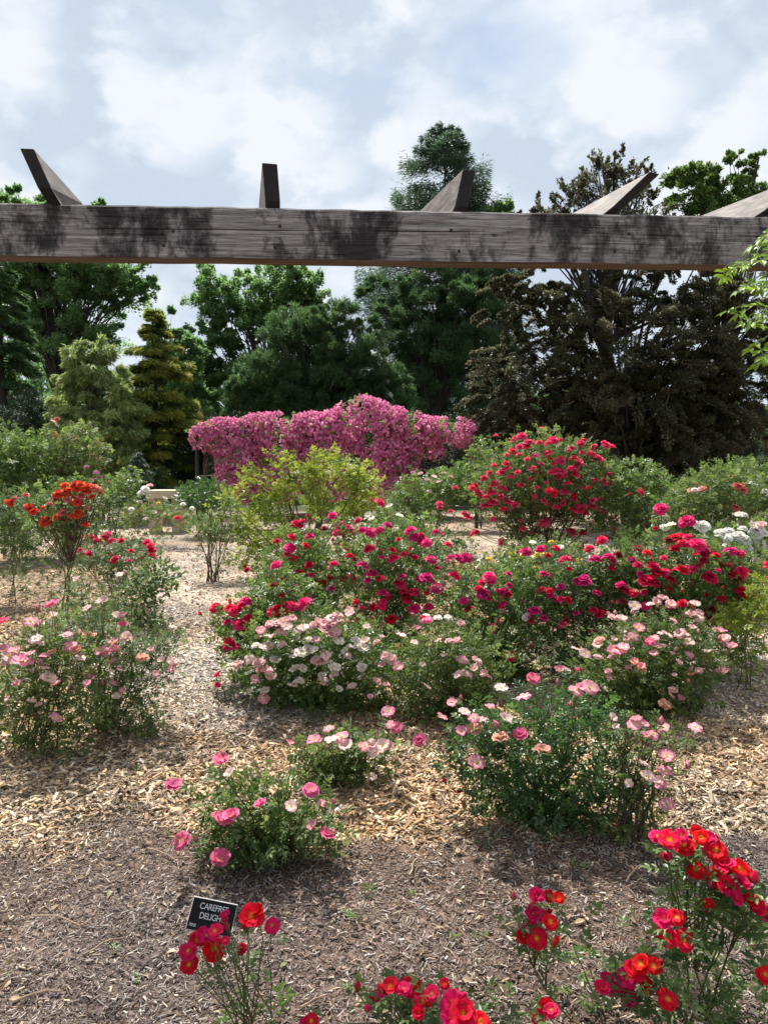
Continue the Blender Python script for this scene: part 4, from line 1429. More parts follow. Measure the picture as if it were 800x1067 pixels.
# ================================================================== roses and shrubs, near to far
NEAR = 'scarlet roses along the near edge of the bed'
# --- scarlet single roses in the foreground
z2 = lambda it: conv(0, 160, 900, 4.0, it)
z3 = lambda it: conv(0, 360, 900, 3.077, it)
z4 = lambda it: conv(0, 580, 840, 3.636, it)
bush('rose_bush', 'thin scarlet rose with one flower cluster in front of the black name plate', 'rose', 250, 2.02,
     [(264, 1066, 28, 26), (275, 1035, 22, 18)], L_MID, 20, sl=1, skirt=.05, leaf=ROSE5N, size=.062, near=True, canes=3, cane_r=.0032, group=NEAR, bsize=21, tilt=.75,
     blooms=z2([(300, 215, 'fmag', 12), (410, 220, 'fred', 25), (438, 196, 'fred', 17), (495, 257, 'fmag', 18), (258, 280, 'fmag', 16), (298, 232, 'fmag', 10), (250, 355, 'fred', 24), (180, 320, 'fred', 20),
                (205, 300, 'fmag', 18), (145, 365, 'fmag', 20), (150, 422, 'fred', 24), (368, 352, 'dk', 12), (222, 300, 'fmag', 14), (300, 320, 'fmag', 12)]))
bush('rose_bush', 'scarlet rose cluster on a leaning bare shoot above open mulch', 'rose', 612, 2.08,
     [(600, 985, 16, 40), (615, 1030, 20, 30), (562, 975, 20, 12)], L_MID, 24, leaf=ROSE5N, size=.07, near=True, canes=4, cane_r=.003, group=NEAR, bsize=20, tilt=.75,
     blooms=z3([(610, 105, 'fmag'), (682, 110, 'fred', 16), (650, 104, 'fred', 16), (600, 160, 'fmag', 21), (655, 187, 'fred', 22), (570, 235, 'fred', 18), (612, 240, 'fred', 22), (590, 200, 'fmag', 20), (625, 165, 'fmag', 16)]))
bush('rose_bush', 'low scarlet rose cut off by the bottom edge of the view', 'rose', 450, 1.92,
     [(500, 1060, 60, 26), (430, 1064, 50, 20)], L_MID, 45, leaf=ROSE5N, size=.075, near=True, canes=5, cane_r=.003, group=NEAR, bsize=21, tilt=.75,
     blooms=z3([(145, 395, 'fred'), (120, 410, 'fmag', 20), (98, 432, 'fred', 18), (212, 395, 'fred', 23), (186, 402, 'fmag', 20), (275, 415, 'fmag', 20), (318, 385, 'fred', 15), (236, 476, 'fred', 20), (248, 440, 'fred', 20),
                (345, 448, 'fmag', 26), (376, 482, 'fred', 28), (430, 508, 'fred', 22), (640, 460, 'fred', 22), (658, 470, 'fmag', 20), (615, 492, 'fred', 20), (340, 490, 'fmag', 22), (-110, 505, 'fred', 20), (-128, 515, 'fmag', 16)]))
bush('rose_bush', 'bushy scarlet rose with four flower heads and glossy leaves in the near corner', 'rose', 735, 2.02,
     [(720, 1040, 55, 45), (775, 1010, 45, 60), (660, 1000, 40, 18), (715, 960, 40, 35), (770, 940, 36, 30), (700, 905, 22, 30), (790, 1060, 40, 30)], L_MID, 135, leaf=ROSE5N, size=.085, near=True, canes=12, cane_r=.0035, group=NEAR, bsize=23, tilt=.7,
     blooms=z4([(380, 115, 'fmag', 19), (425, 128, 'fred', 24), (480, 150, 'fred', 24), (530, 105, 'fred', 18), (565, 132, 'fmag', 22), (602, 170, 'fred', 27), (545, 118, 'fred', 18), (415, 185, 'dk', 12), (470, 112, 'fmag', 17),
                (525, 240, 'fred', 20), (590, 270, 'fred', 24), (612, 258, 'fred', 22), (640, 230, 'fmag', 22), (692, 240, 'fred', 24), (722, 262, 'fred', 22), (655, 310, 'fmag', 22), (668, 342, 'fmag', 24), (640, 300, 'fred', 20),
                (735, 360, 'fred', 22), (742, 392, 'fred', 20), (790, 410, 'fmag', 26), (575, 375, 'fred', 15), (405, 430, 'fmag', 22), (453, 422, 'fred', 21), (410, 496, 'fred', 24), (480, 506, 'fred', 24),
                (320, 600, 'fred', 24), (365, 605, 'fred', 20), (330, 670, 'fred', 24), (265, 650, 'fmag', 24), (240, 640, 'fmag', 18), (190, 650, 'fmag', 20), (168, 690, 'fmag', 18), (265, 722, 'fmag', 26), (295, 622, 'fred', 22),
                (418, 732, 'fred', 27), (788, 640, 'fred', 20), (210, 690, 'fmag', 18), (695, 295, 'fmag', 22), (760, 385, 'fred', 20)]))

# --- pink single roses
PINK = 'pink single roses in the beds'
z1 = lambda it: conv(0, 140, 740, 2.667, it)
bush('rose_bush', 'small open pink rose bush behind the black name plate', 'rose', 282, 2.95,
     [(275, 862, 62, 52), (250, 835, 48, 35), (315, 850, 42, 42), (240, 875, 40, 34), (330, 885, 30, 28), (275, 905, 40, 22)], L_OLIVE, 420, leaf=ROSE5N, size=.078, near=True, canes=16, group=PINK, bsize=18, deep=.7, shoots=8, power=.6,
     blooms=z1([(240, 138, 'hotpink', 19), (267, 180, 'pale', 17), (108, 214, 'hotpink', 21), (120, 205, 'hotpink', 17), (250, 297, 'hotpink', 24), (268, 296, 'hotpink', 20), (130, 363, 'hotpink', 23), (240, 416, 'hotpink', 21), (352, 263, 'hotpink', 18), (490, 220, 'hotpink', 21),
                (435, 267, 'pale', 13), (495, 322, 'pink', 15), (535, 350, 'hotpink', 22), (518, 260, 'pink', 12), (150, 360, 'deep', 10), (232, 295, 'hotpink', 15)]))
bush('rose_bush', 'pink rose sprig with pale clusters, on the chips behind the small open bush', 'rose', 350, 3.65,
     [(350, 790, 36, 30), (385, 790, 28, 24), (335, 800, 30, 32)], L_OLIVE, 300, leaf=ROSE5N, size=.075, near=True, canes=10, group=PINK, bsize=16, deep=.7, shoots=7, power=.6,
     blooms=z1([(540, 50, 'pink'), (500, 85, 'pink'), (575, 75, 'pink'), (430, 95, 'pink', 11), (586, 100, 'pale'), (655, 95, 'pale'), (690, 100, 'pale'), (668, 118, 'pale'), (720, 137, 'pale'), (658, 185, 'pale', 15), (548, 82, 'pale'),
                (640, 100, 'pink', 13), (710, 104, 'pale', 13), (705, 5, 'pink'), (728, 50, 'hotpink', 15), (790, 88, 'hotpink', 15), (712, 40, 'pink', 13)]))
z8 = lambda it: conv(0, 420, 680, 2.353, it)
bush('rose_bush', 'dense dark green glossy rose bush with pink blooms along its top', 'rose', 572, 3.25,
     [(572, 800, 74, 72), (545, 775, 58, 50), (610, 790, 54, 62), (520, 800, 44, 46), (585, 745, 50, 34), (500, 760, 36, 30), (640, 810, 30, 38), (480, 790, 20, 30), (570, 845, 60, 34)], L_DARK, 800, leaf=ROSE5N, size=.080, near=True, canes=22,
     group=PINK, bsize=15, deep=.8, shoots=8,
     blooms=z8([(320, 62, 'hotpink', 16), (437, 92, 'pink', 19), (456, 86, 'pink', 18), (425, 92, 'pink', 15), (295, 107, 'pink', 18), (240, 88, 'pale', 15), (120, 123, 'pink', 14), (95, 158, 'pink', 14), (150, 145, 'pale', 12), (172, 160, 'pink', 14), (192, 165, 'pink', 12),
                (213, 138, 'pink', 15), (250, 166, 'pale', 16), (174, 187, 'peach', 16), (143, 196, 'pink', 14), (238, 209, 'peach', 17), (285, 205, 'hotpink', 17), (340, 241, 'peach', 17), (180, 271, 'pink', 17), (40, 217, 'hotpink', 15), (137, 338, 'dk', 7), (100, 312, 'dk', 6)]))
bush('rose_bush', 'sparse twiggy rose with a drooping spray of pale pink blooms, beside the dark glossy bush', 'rose', 662, 3.1,
     [(668, 800, 34, 44), (648, 850, 26, 40), (690, 775, 30, 22), (650, 760, 30, 20)], L_OLIVE, 120, leaf=ROSE5N, size=.065, near=True, canes=24, group=PINK, bsize=15, deep=.8, shoots=14, canem=BARK_CANE,
     blooms=z8([(510, 160, 'pale', 11), (565, 178, 'pink', 16), (588, 178, 'pink', 14), (600, 207, 'pink', 19), (612, 200, 'pink', 15), (637, 185, 'pink', 16), (715, 183, 'pink', 16), (645, 254, 'pink', 17), (590, 272, 'pale', 13), (597, 305, 'pale', 18),
                (640, 292, 'pink', 15), (632, 340, 'pale', 18), (645, 373, 'pink', 15), (625, 315, 'pale', 14), (553, 320, 'pale', 9), (572, 168, 'pink', 13), (628, 322, 'pink', 14), (520, 180, 'pale', 9)]))
z6 = lambda it: conv(0, 0, 560, 2.963, it)
bush('rose_bush', 'wide pale pink rose at the frame edge with bare stems below', 'rose', 28, 4.1,
     [(30, 705, 56, 42), (70, 690, 42, 42), (10, 735, 40, 34), (60, 668, 36, 18), (70, 735, 44, 30)], L_OLIVE, 560, size=.08, canes=18, group=PINK, bsize=13, deep=.8, shoots=10, near=True, power=.6,
     extra=10, xk=('pale','pink'), blooms=z6([(8, 260, 'deep', 13), (95, 260, 'pink'), (110, 262, 'pink', 11), (165, 240, 'pale', 11), (112, 315, 'pale'), (203, 304, 'pale', 12), (218, 337, 'pink', 14), (15, 350, 'pink', 15), (45, 352, 'pink'), (28, 367, 'pale', 14), (70, 385, 'pink', 18), (97, 362, 'pink', 14),
                (158, 356, 'peach', 12), (60, 457, 'pink', 13), (150, 437, 'pale', 15), (172, 452, 'pink', 12), (80, 375, 'pink', 14), (240, 350, 'peach', 12), (250, 370, 'pale', 11), (155, 205, 'hotpink', 12), (122, 325, 'pale', 10), (20, 392, 'pale', 9), (120, 516, 'pale', 8)]))
bush('rose_bush', 'grey-leaved pale pink rose sprawling on to the path, next to the wide pink one', 'rose', 105, 4.45,
     [(125, 700, 46, 44), (150, 690, 40, 42), (100, 660, 44, 34), (170, 670, 24, 28), (110, 730, 44, 34)], L_GREY, 500, size=.075, canes=16, group=PINK, bsize=12, deep=.8, shoots=12, near=True, power=.65,
     extra=12, xk=('pale','blush','pink'), blooms=z6([(310, 195, 'pale', 14), (322, 198, 'pale', 12), (268, 217, 'pale', 12), (240, 132, 'pale', 10), (370, 115, 'pale', 10), (380, 245, 'pink', 12), (378, 274, 'hotpink', 12), (270, 300, 'peach', 13), (350, 325, 'pink', 12), (390, 310, 'pale', 13), (400, 316, 'pale', 11), (312, 350, 'pink', 14),
                (328, 358, 'pink', 12), (345, 378, 'pink', 13), (272, 439, 'pink', 13), (440, 370, 'peach', 12), (530, 382, 'pale', 12), (545, 388, 'pale', 11), (535, 405, 'pink', 11), (500, 380, 'pale', 10), (535, 275, 'pale', 10), (500, 180, 'pale', 9), (285, 305, 'peach', 11), (360, 240, 'pale', 10)]))
bush('rose_bush', 'small leafy weed-like sprout on the chips below the grey-leaved rose', 'rose', 158, 4.3, [(158, 770, 18, 14), (145, 762, 16, 12)], L_OLIVE, 45, size=.06, canes=6, group=None, near=True)
z7 = lambda it: conv(0, 200, 520, 2.5, it)
bush('rose_bush', 'rounded rose bush thick with blush and cream clusters, beside the path', 'rose', 345, 4.85,
     [(340, 690, 66, 48), (300, 685, 52, 46), (385, 695, 50, 46), (270, 690, 30, 40), (350, 660, 50, 26), (410, 710, 34, 34), (335, 722, 70, 26)], L_MID, 1250, size=.085, canes=20, group=PINK, bsize=12, deep=.75, shoots=6, near=True,
     extra=22, xk=('blush','cream','pale'), blooms=z7([(205, 325, 'blush'), (230, 322, 'pale'), (246, 332, 'pale'), (262, 312, 'blush'), (180, 342, 'pink'), (205, 362, 'pale'), (165, 382, 'cream'), (195, 384, 'pale', 14), (290, 335, 'pale'), (308, 366, 'cream'), (330, 318, 'blush'), (345, 325, 'blush', 14), (360, 310, 'pale'),
                (380, 305, 'blush', 14), (385, 322, 'blush'), (350, 345, 'blush', 15), (366, 356, 'blush', 14), (385, 370, 'cream'), (410, 290, 'blush'), (413, 304, 'pale'), (320, 328, 'blush'), (415, 388, 'cream'), (425, 370, 'cream'), (446, 388, 'cream', 13), (452, 370, 'pale'), (372, 345, 'blush', 13),
                (217, 421, 'cream', 13), (176, 426, 'blush', 14), (195, 445, 'blush', 13), (150, 415, 'pale'), (120, 430, 'blush', 13), (148, 500, 'pale', 11), (170, 475, 'pale', 13), (205, 463, 'pale', 14), (190, 498, 'cream'), (187, 520, 'pink', 12), (270, 412, 'cream'), (285, 400, 'cream', 14), (300, 395, 'cream'),
                (318, 396, 'cream'), (340, 426, 'pale', 14), (330, 424, 'pale'), (350, 410, 'pale'), (372, 438, 'cream', 13), (270, 445, 'cream', 13), (290, 440, 'cream'), (280, 475, 'cream'), (262, 487, 'pale', 10), (338, 462, 'cream'), (340, 476, 'pale'), (443, 441, 'cream'), (443, 466, 'cream', 10),
                (225, 330, 'blush', 14), (240, 318, 'pink'), (370, 320, 'blush', 14), (200, 390, 'cream'), (360, 330, 'pink'), (165, 470, 'blush', 11), (325, 420, 'blush', 12)]))
bush('rose_bush', 'loose olive rose bush with few scattered pale blooms, right after the blush one'.replace('right after', 'next to'), 'rose', 470, 4.6,
     [(470, 700, 44, 46), (440, 690, 34, 40), (500, 680, 40, 40), (490, 725, 34, 30), (450, 730, 34, 26)], L_OLIVE, 720, size=.082, canes=18, group=PINK, bsize=11, deep=.8, shoots=10, near=True, power=.6,
     extra=10, xk=('blush','pale'), blooms=z7([(497, 435, 'blush'), (505, 412, 'blush', 13), (520, 416, 'blush'), (535, 437, 'pink', 14), (545, 357, 'pale'), (580, 378, 'pale', 10), (585, 340, 'pink'), (490, 362, 'pale', 9), (640, 310, 'cream'), (666, 308, 'cream', 10), (640, 368, 'pale'), (670, 370, 'blush'), (690, 373, 'blush', 12),
                (612, 315, 'hotpink', 11), (610, 305, 'cream', 9), (514, 555, 'hotpink', 14), (530, 600, 'hotpink', 15), (590, 628, 'hotpink', 15)])
     + z8([(145, 20, 'pink', 14), (175, 40, 'pale', 11), (140, 57, 'pale', 14), (204, 58, 'pink', 12), (155, 52, 'pale', 11), (383, 47, 'pink', 14), (400, 46, 'pale', 10), (430, 42, 'deep', 8)]))
z5 = lambda it: conv(0, 440, 420, 2.222, it)
z9 = lambda it: conv(0, 560, 600, 3.333, it)
bush('rose_bush', 'spreading pale pink rose bush below the red roses, near the grey mulch', 'rose', 672, 4.75,
     [(672, 700, 70, 48), (630, 700, 44, 40), (715, 690, 42, 42), (690, 665, 50, 26), (640, 725, 44, 30), (700, 725, 44, 26)], L_OLIVE, 1150, size=.082, canes=20, group=PINK, bsize=12, deep=.8, shoots=10, near=True, power=.55,
     extra=22, xk=('pale','blush','pink'), blooms=z5([(430, 495, 'pale'), (460, 500, 'pale', 13), (440, 497, 'blush'), (455, 572, 'pink', 13), (442, 574, 'pink', 12), (465, 565, 'pink'), (490, 470, 'pale'), (530, 465, 'pale', 13), (555, 455, 'blush', 14), (575, 465, 'blush', 15), (540, 462, 'blush', 13), (600, 462, 'dk', 11), (630, 465, 'pale'), (625, 490, 'blush', 15),
                (640, 485, 'blush', 13), (637, 496, 'pale', 12), (500, 520, 'pink'), (488, 540, 'pink', 13), (525, 552, 'deep', 13), (536, 545, 'pink', 12), (595, 533, 'blush', 15), (605, 535, 'pale', 13), (566, 536, 'pale'), (615, 555, 'pale', 14), (660, 577, 'pale', 14), (690, 530, 'pink', 13), (705, 560, 'blush', 14), (716, 566, 'pink', 13),
                (680, 527, 'pink', 12), (490, 600, 'peach', 11), (360, 570, 'pale', 13), (376, 580, 'pale', 12), (410, 550, 'peach', 13), (405, 560, 'pale', 11), (505, 615, 'pink', 11), (698, 545, 'blush', 13)])
     + z9([(645, 335, 'pink', 13), (490, 430, 'pink', 14), (440, 445, 'peach', 13), (335, 300, 'pink', 11), (360, 322, 'peach', 11), (150, 390, 'pink', 12), (255, 495, 'pale', 9), (535, 345, 'peach', 9)]))

# --- red, cerise and magenta hybrid teas in the middle of the garden
HT = 'red and magenta roses in the middle bed'
bush('rose_bush', 'bright red rose bush jutting over the path behind the blush roses', 'rose', 268, 5.35,
     [(275, 655, 44, 42), (250, 660, 30, 36), (305, 640, 34, 36), (290, 615, 28, 24)], L_MID, 760, size=.10, canes=10, group=HT, bsize=16, near=True,
     extra=8, xk=('red','hot','dk'), blooms=z7([(63, 281, 'red', 15), (143, 264, 'mag', 17), (110, 288, 'red', 17), (126, 325, 'hot', 17), (95, 381, 'red', 16), (98, 368, 'red', 11), (230, 286, 'red', 22), (252, 280, 'red', 18), (212, 292, 'red', 18), (290, 270, 'hot', 17), (218, 170, 'hot', 15), (143, 183, 'dk', 8), (92, 318, 'hot', 11),
                (213, 222, 'fade', 12), (130, 272, 'red', 15), (235, 250, 'fade', 10)]))
bush('rose_bush', 'tall lanky rose bush with cerise and dark red blooms, before the chartreuse shrub', 'rose', 320, 6.6,
     [(320, 610, 44, 50), (345, 580, 40, 42), (300, 590, 30, 40), (340, 640, 44, 34)], L_MID, 760, size=.11, canes=12, group=HT, bsize=14, shoots=6, near=True,
     extra=22, xk=('hot','mag','red','dk'), blooms=z7([(275, 63, 'red', 17), (290, 58, 'red', 12), (398, 123, 'hot', 15), (369, 170, 'hot', 15), (280, 190, 'dk', 12), (250, 208, 'dk', 10), (255, 125, 'mag', 14), (413, 207, 'hot', 15), (315, 215, 'fade', 13), (265, 241, 'red', 12), (230, 292, 'dk', 10), (345, 75, 'fade', 9), (427, 155, 'mag', 11),
                (365, 42, 'mag', 12), (385, 66, 'mag', 15), (405, 76, 'mag', 14), (340, 216, 'fade', 10), (275, 240, 'dk', 9), (300, 262, 'hot', 10)]))
bush('rose_bush', 'full rose bush crowded with cerise blooms in the centre of the garden', 'rose', 400, 6.2,
     [(400, 600, 46, 50), (430, 580, 44, 42), (380, 575, 36, 36), (440, 620, 40, 44), (400, 640, 50, 28)], L_MID, 950, size=.105, canes=14, group=HT, bsize=14, near=True,
     extra=30, xk=('hot','mag','hot','red'), blooms=z7([(461, 84, 'hot', 16), (491, 8, 'hot', 13), (510, 66, 'mag', 12), (461, 128, 'red', 17), (523, 153, 'hot', 15), (567, 80, 'mag', 13), (580, 98, 'mag', 12), (608, 111, 'hot', 14), (635, 85, 'mag', 12), (625, 156, 'mag', 13), (470, 193, 'mag', 17), (492, 206, 'red', 13), (610, 206, 'mag', 17),
                (635, 229, 'mag', 14), (533, 217, 'dk', 10), (577, 240, 'hot', 13), (578, 284, 'hot', 17), (560, 262, 'red', 13), (520, 312, 'dk', 14), (470, 280, 'dk', 10), (455, 345, 'fade', 9), (558, 250, 'dk', 10), (565, 145, 'fade', 10), (640, 180, 'mag', 10), (597, 92, 'red', 10)]))
bush('rose_bush', 'leafy upright rose bush with scattered magenta blooms, just behind the dark glossy bush', 'rose', 520, 5.5,
     [(515, 650, 46, 54), (490, 640, 36, 44), (545, 640, 40, 48), (520, 605, 40, 26), (510, 690, 44, 30)], L_MID, 1050, size=.10, canes=14, group=HT, bsize=14, near=True,
     extra=16, xk=('mag','hot','red'), blooms=z5([(10, 322, 'hot', 13), (20, 360, 'mag', 13), (75, 398, 'hot', 16), (12, 402, 'mag', 16), (30, 425, 'mag', 12), (65, 357, 'mag', 14), (100, 357, 'mag', 15), (82, 356, 'mag', 12), (155, 400, 'hot', 17), (140, 440, 'mag', 16), (195, 440, 'dk', 11), (110, 476, 'fade', 15), (260, 480, 'mag', 18),
                (293, 433, 'red', 12), (280, 395, 'mag', 14), (202, 582, 'red', 14), (332, 500, 'dk', 11), (240, 495, 'cream', 9), (272, 336, 'mag', 14), (238, 342, 'mag', 13), (183, 470, 'dk', 8), (5, 495, 'red', 9), (160, 412, 'hot', 13)]))
bush('rose_bush', 'rose bush with large magenta blooms over bluish green leaves, before the yellow roses', 'rose', 610, 5.6,
     [(605, 625, 46, 44), (580, 605, 36, 34), (640, 610, 36, 40), (600, 660, 40, 34)], L_GREY, 820, size=.105, canes=12, group=HT, bsize=15, near=True,
     extra=18, xk=('mag','hot','red'), blooms=z5([(330, 360, 'hot', 16), (400, 360, 'mag', 15), (432, 355, 'mag', 15), (370, 410, 'mag', 18), (360, 412, 'mag', 14), (500, 335, 'mag', 15), (505, 367, 'mag', 14), (415, 315, 'red', 12), (440, 380, 'dk', 9), (338, 455, 'dk', 9), (455, 350, 'fade', 11), (385, 335, 'red', 11), (310, 335, 'red', 11)]))
bush('rose_bush', 'rose bush with the largest dark red blooms, behind the spreading pale pink roses', 'rose', 690, 5.5,
     [(690, 615, 50, 48), (660, 595, 38, 38), (720, 600, 38, 42), (690, 650, 44, 28)], L_MID, 900, size=.105, canes=14, group=HT, bsize=16, near=True,
     extra=22, xk=('red','hot','hot','dk'), blooms=z5([(550, 242, 'hot', 17), (610, 272, 'mag', 20), (540, 290, 'dk', 10), (582, 312, 'dk', 17), (570, 315, 'fade', 13), (600, 308, 'red', 14), (612, 310, 'hot', 13), (637, 326, 'hot', 21), (600, 385, 'red', 21), (525, 411, 'dk', 21), (538, 414, 'dk', 14), (570, 430, 'dk', 12), (545, 390, 'dk', 17), (557, 394, 'dk', 11),
                (665, 401, 'dk', 18), (520, 345, 'red', 13), (665, 482, 'dk', 20), (680, 480, 'dk', 11), (535, 375, 'dk', 13), (655, 345, 'dk', 11), (640, 375, 'fade', 10), (505, 395, 'mag', 9)]))
bush('rose_bush', 'red rose bush with yellowing lower leaves under the white roses', 'rose', 755, 5.7,
     [(752, 610, 36, 44), (775, 600, 30, 36), (740, 635, 34, 28)], L_OLIVE, 620, size=.10, canes=10, group=HT, bsize=15, near=True, vshift=.08,
     extra=12, xk=('red','dk','hot'), blooms=z5([(710, 342, 'mag', 16), (735, 391, 'red', 21), (718, 395, 'dk', 14), (745, 441, 'red', 17), (738, 432, 'red', 13), (690, 375, 'fade', 12), (725, 405, 'fade', 14), (705, 375, 'fade', 10), (760, 445, 'red', 11)]))
bush('shrub', 'chartreuse low foliage plant beside the red rose bush at the frame edge', 'shrub', 785, 5.2, [(778, 642, 26, 14), (797, 622, 14, 26), (762, 650, 20, 10)], L_LIME, 170, size=.10, canes=8, group=None, near=True)
YW = 'yellow and white roses among the red ones'
bush('rose_bush', 'small rose bush with soft yellow blooms among the red roses', 'rose', 545, 6.9,
     [(545, 590, 40, 26), (570, 585, 34, 24), (530, 610, 34, 26)], L_OLIVE, 520, size=.11, canes=8, group=YW, bsize=13, near=True,
     extra=18, xk=('yellow','yellow','cream'), blooms=z5([(208, 354, 'yellow', 14), (216, 356, 'yellow', 10), (275, 351, 'yellow', 14), (286, 352, 'yellow', 12), (265, 353, 'yellow', 10), (215, 432, 'yellow', 11), (365, 365, 'yellow', 13), (380, 355, 'cream', 11), (245, 352, 'cream', 9), (140, 372, 'cream', 11), (130, 378, 'cream', 10), (285, 378, 'yellow', 9)]))
bush('rose_bush', 'rose bush heaped with pure white blooms at the frame edge', 'rose', 772, 6.2,
     [(770, 580, 34, 34), (795, 570, 24, 34), (745, 575, 24, 26)], L_OLIVE, 480, size=.10, canes=10, group=YW, bsize=13, near=True,
     extra=26, xk=('white','white','cream'), blooms=z5([(648, 283, 'white', 17), (640, 285, 'white', 12), (695, 300, 'white', 16), (708, 296, 'white', 14), (720, 310, 'white', 18), (733, 308, 'white', 16), (745, 316, 'white', 15), (750, 336, 'white', 15), (742, 330, 'white', 12), (775, 296, 'white', 17), (765, 290, 'cream', 14), (788, 300, 'white', 15), (790, 346, 'white', 14), (735, 261, 'cream', 13),
                (745, 258, 'white', 10), (560, 286, 'white', 11), (630, 275, 'white', 10), (690, 306, 'white', 15), (705, 312, 'white', 15), (785, 285, 'blush', 14), (780, 318, 'white', 12), (575, 282, 'cream', 11), (665, 320, 'white', 8)]))
bush('rose_bush', 'lax bush with small creamy white blooms before the large red shrub rose', 'rose', 405, 8.2,
     [(405, 555, 26, 26), (425, 565, 24, 22)], L_OLIVE, 300, size=.12, canes=6, group=YW, bsize=9,
     blooms=z7([(460, 42, 'cream'), (470, 55, 'cream'), (515, 22, 'cream', 10), (540, 45, 'cream'), (545, 55, 'cream'), (465, 75, 'cream', 8), (530, 75, 'cream', 8), (750, 160, 'cream', 8), (760, 150, 'cream')]))

# --- large shrub rose and the shrubs round it
SH = 'large flowering shrubs behind the middle bed'
bush('shrub_rose', 'huge arching shrub rose covered in bright red blooms before the dark beech', 'rose', 565, 10.0,
     [(560, 500, 62, 44), (530, 510, 44, 40), (600, 505, 46, 46), (570, 475, 50, 28), (545, 540, 40, 24), (610, 530, 30, 24)], L_OLIVE, 2000, size=.13, canes=26, group=SH, bsize=11, cane_r=.008, canem=BARK_CANE, shoots=16, deep=.9,
     extra=70, xk=('shrubred','shrubred','red'), blooms=z5([(230, 75, 'shrubred', 13), (246, 90, 'shrubred', 14), (225, 100, 'shrubred', 11), (275, 60, 'shrubred', 11), (303, 85, 'shrubred', 15), (290, 92, 'shrubred', 11), (255, 150, 'shrubred', 14), (240, 100, 'shrubred', 13), (210, 110, 'shrubred', 13), (310, 156, 'shrubred', 15), (322, 160, 'shrubred', 11), (360, 140, 'shrubred', 14), (355, 166, 'shrubred', 14), (365, 90, 'shrubred', 12),
                (372, 85, 'shrubred', 10), (405, 125, 'shrubred', 15), (425, 95, 'shrubred', 12), (436, 100, 'shrubred', 11), (420, 90, 'shrubred', 9), (430, 166, 'shrubred', 13), (425, 180, 'shrubred', 15), (335, 185, 'shrubred'), (165, 185, 'shrubred', 13), (185, 195, 'shrubred', 11), (195, 150, 'shrubred'), (215, 236, 'shrubred', 15), (205, 230, 'shrubred', 11), (105, 262, 'shrubred', 14), (98, 255, 'shrubred', 11),
                (150, 236, 'shrubred', 13), (162, 228, 'shrubred', 13), (115, 195, 'shrubred'), (130, 206, 'shrubred', 12), (75, 195, 'shrubred', 9), (40, 232, 'shrubred', 11), (40, 240, 'shrubred', 10), (65, 250, 'shrubred', 9), (310, 240, 'shrubred', 12), (280, 275, 'shrubred', 13), (345, 296, 'shrubred', 13), (370, 300, 'red', 10), (395, 225, 'shrubred', 13), (396, 240, 'shrubred', 13), (420, 250, 'shrubred', 12),
                (365, 250, 'shrubred', 9), (186, 320, 'shrubred', 13), (232, 290, 'shrubred', 12), (120, 300, 'red', 11), (290, 115, 'shrubred', 12), (260, 121, 'shrubred', 12), (180, 161, 'shrubred', 12), (205, 170, 'shrubred', 11), (350, 126, 'shrubred', 11), (345, 150, 'shrubred', 14), (385, 115, 'shrubred', 11), (420, 310, 'red', 11), (440, 290, 'shrubred', 9), (435, 265, 'shrubred', 12), (330, 205, 'shrubred', 12),
                (350, 222, 'shrubred', 9), (181, 216, 'shrubred', 13), (196, 226, 'shrubred', 12), (160, 206, 'shrubred', 11), (146, 216, 'shrubred', 11), (125, 297, 'red', 9), (285, 270, 'shrubred', 11), (230, 322, 'mag', 10), (395, 100, 'shrubred', 11), (410, 130, 'shrubred', 13), (300, 160, 'shrubred', 12), (155, 160, 'shrubred', 10), (320, 135, 'shrubred', 11), (270, 90, 'shrubred', 9),
                (505, 200, 'shrubred', 10), (505, 212, 'shrubred', 12), (170, 75, 'shrubred', 8)]))
bush('shrub', 'loose chartreuse shrub with open twiggy tips before the pink climbing rose', 'shrub', 320, 10.5,
     [(345, 500, 30, 24), (300, 530, 36, 24), (350, 530, 42, 30), (270, 555, 28, 22), (330, 490, 20, 14), (380, 505, 14, 18), (268, 500, 16, 12), (290, 488, 16, 12), (240, 520, 14, 12), (300, 560, 34, 20), (255, 570, 26, 10)], L_LIME, 1300, size=.15, canes=22, group=SH, cane_r=.010,
     canem=BARK_CANE, shoots=24, clump=5, power=.6)
bush('shrub', 'rounded green shrub between the pink climbing rose and the red shrub rose', 'shrub', 440, 11.5,
     [(440, 520, 32, 28), (470, 505, 22, 20), (420, 530, 22, 24), (490, 500, 22, 22), (505, 475, 16, 18)], L_MID, 900, size=.15, canes=10, group=SH, cane_r=.008, bsize=7,
     blooms=[(438, 494, 'blush'), (445, 500, 'blush'), (452, 497, 'pale'), (462, 493, 'blush'), (470, 497, 'pink', 8), (430, 492, 'climb'), (456, 502, 'pale'), (447, 512, 'pale', 6)])
bush('shrub', 'green rose shrub with two single red blooms under the dark beech', 'shrub', 668, 9.5,
     [(668, 510, 28, 30), (690, 525, 26, 26), (650, 540, 30, 26), (640, 500, 20, 20)], L_MID, 900, size=.13, canes=10, group=SH, cane_r=.007, bsize=9, blooms=z5([(505, 206, 'red', 10), (545, 243, 'hot', 12), (480, 210, 'fade', 8)]))
bush('rose_bush', 'green rose bush with a few salmon pink blooms before the dark beech', 'rose', 735, 8.6,
     [(735, 520, 38, 30), (760, 505, 36, 26), (710, 535, 30, 24), (740, 545, 36, 24)], L_OLIVE, 1200, size=.11, canes=12, group=SH, bsize=10, near=True,
     blooms=z5([(735, 193, 'salmon', 14), (742, 200, 'salmon', 11), (725, 242, 'salmon', 12), (650, 197, 'salmon', 11), (642, 200, 'blush', 10), (630, 200, 'white', 8), (620, 203, 'peach', 8), (728, 190, 'salmon', 10)]))
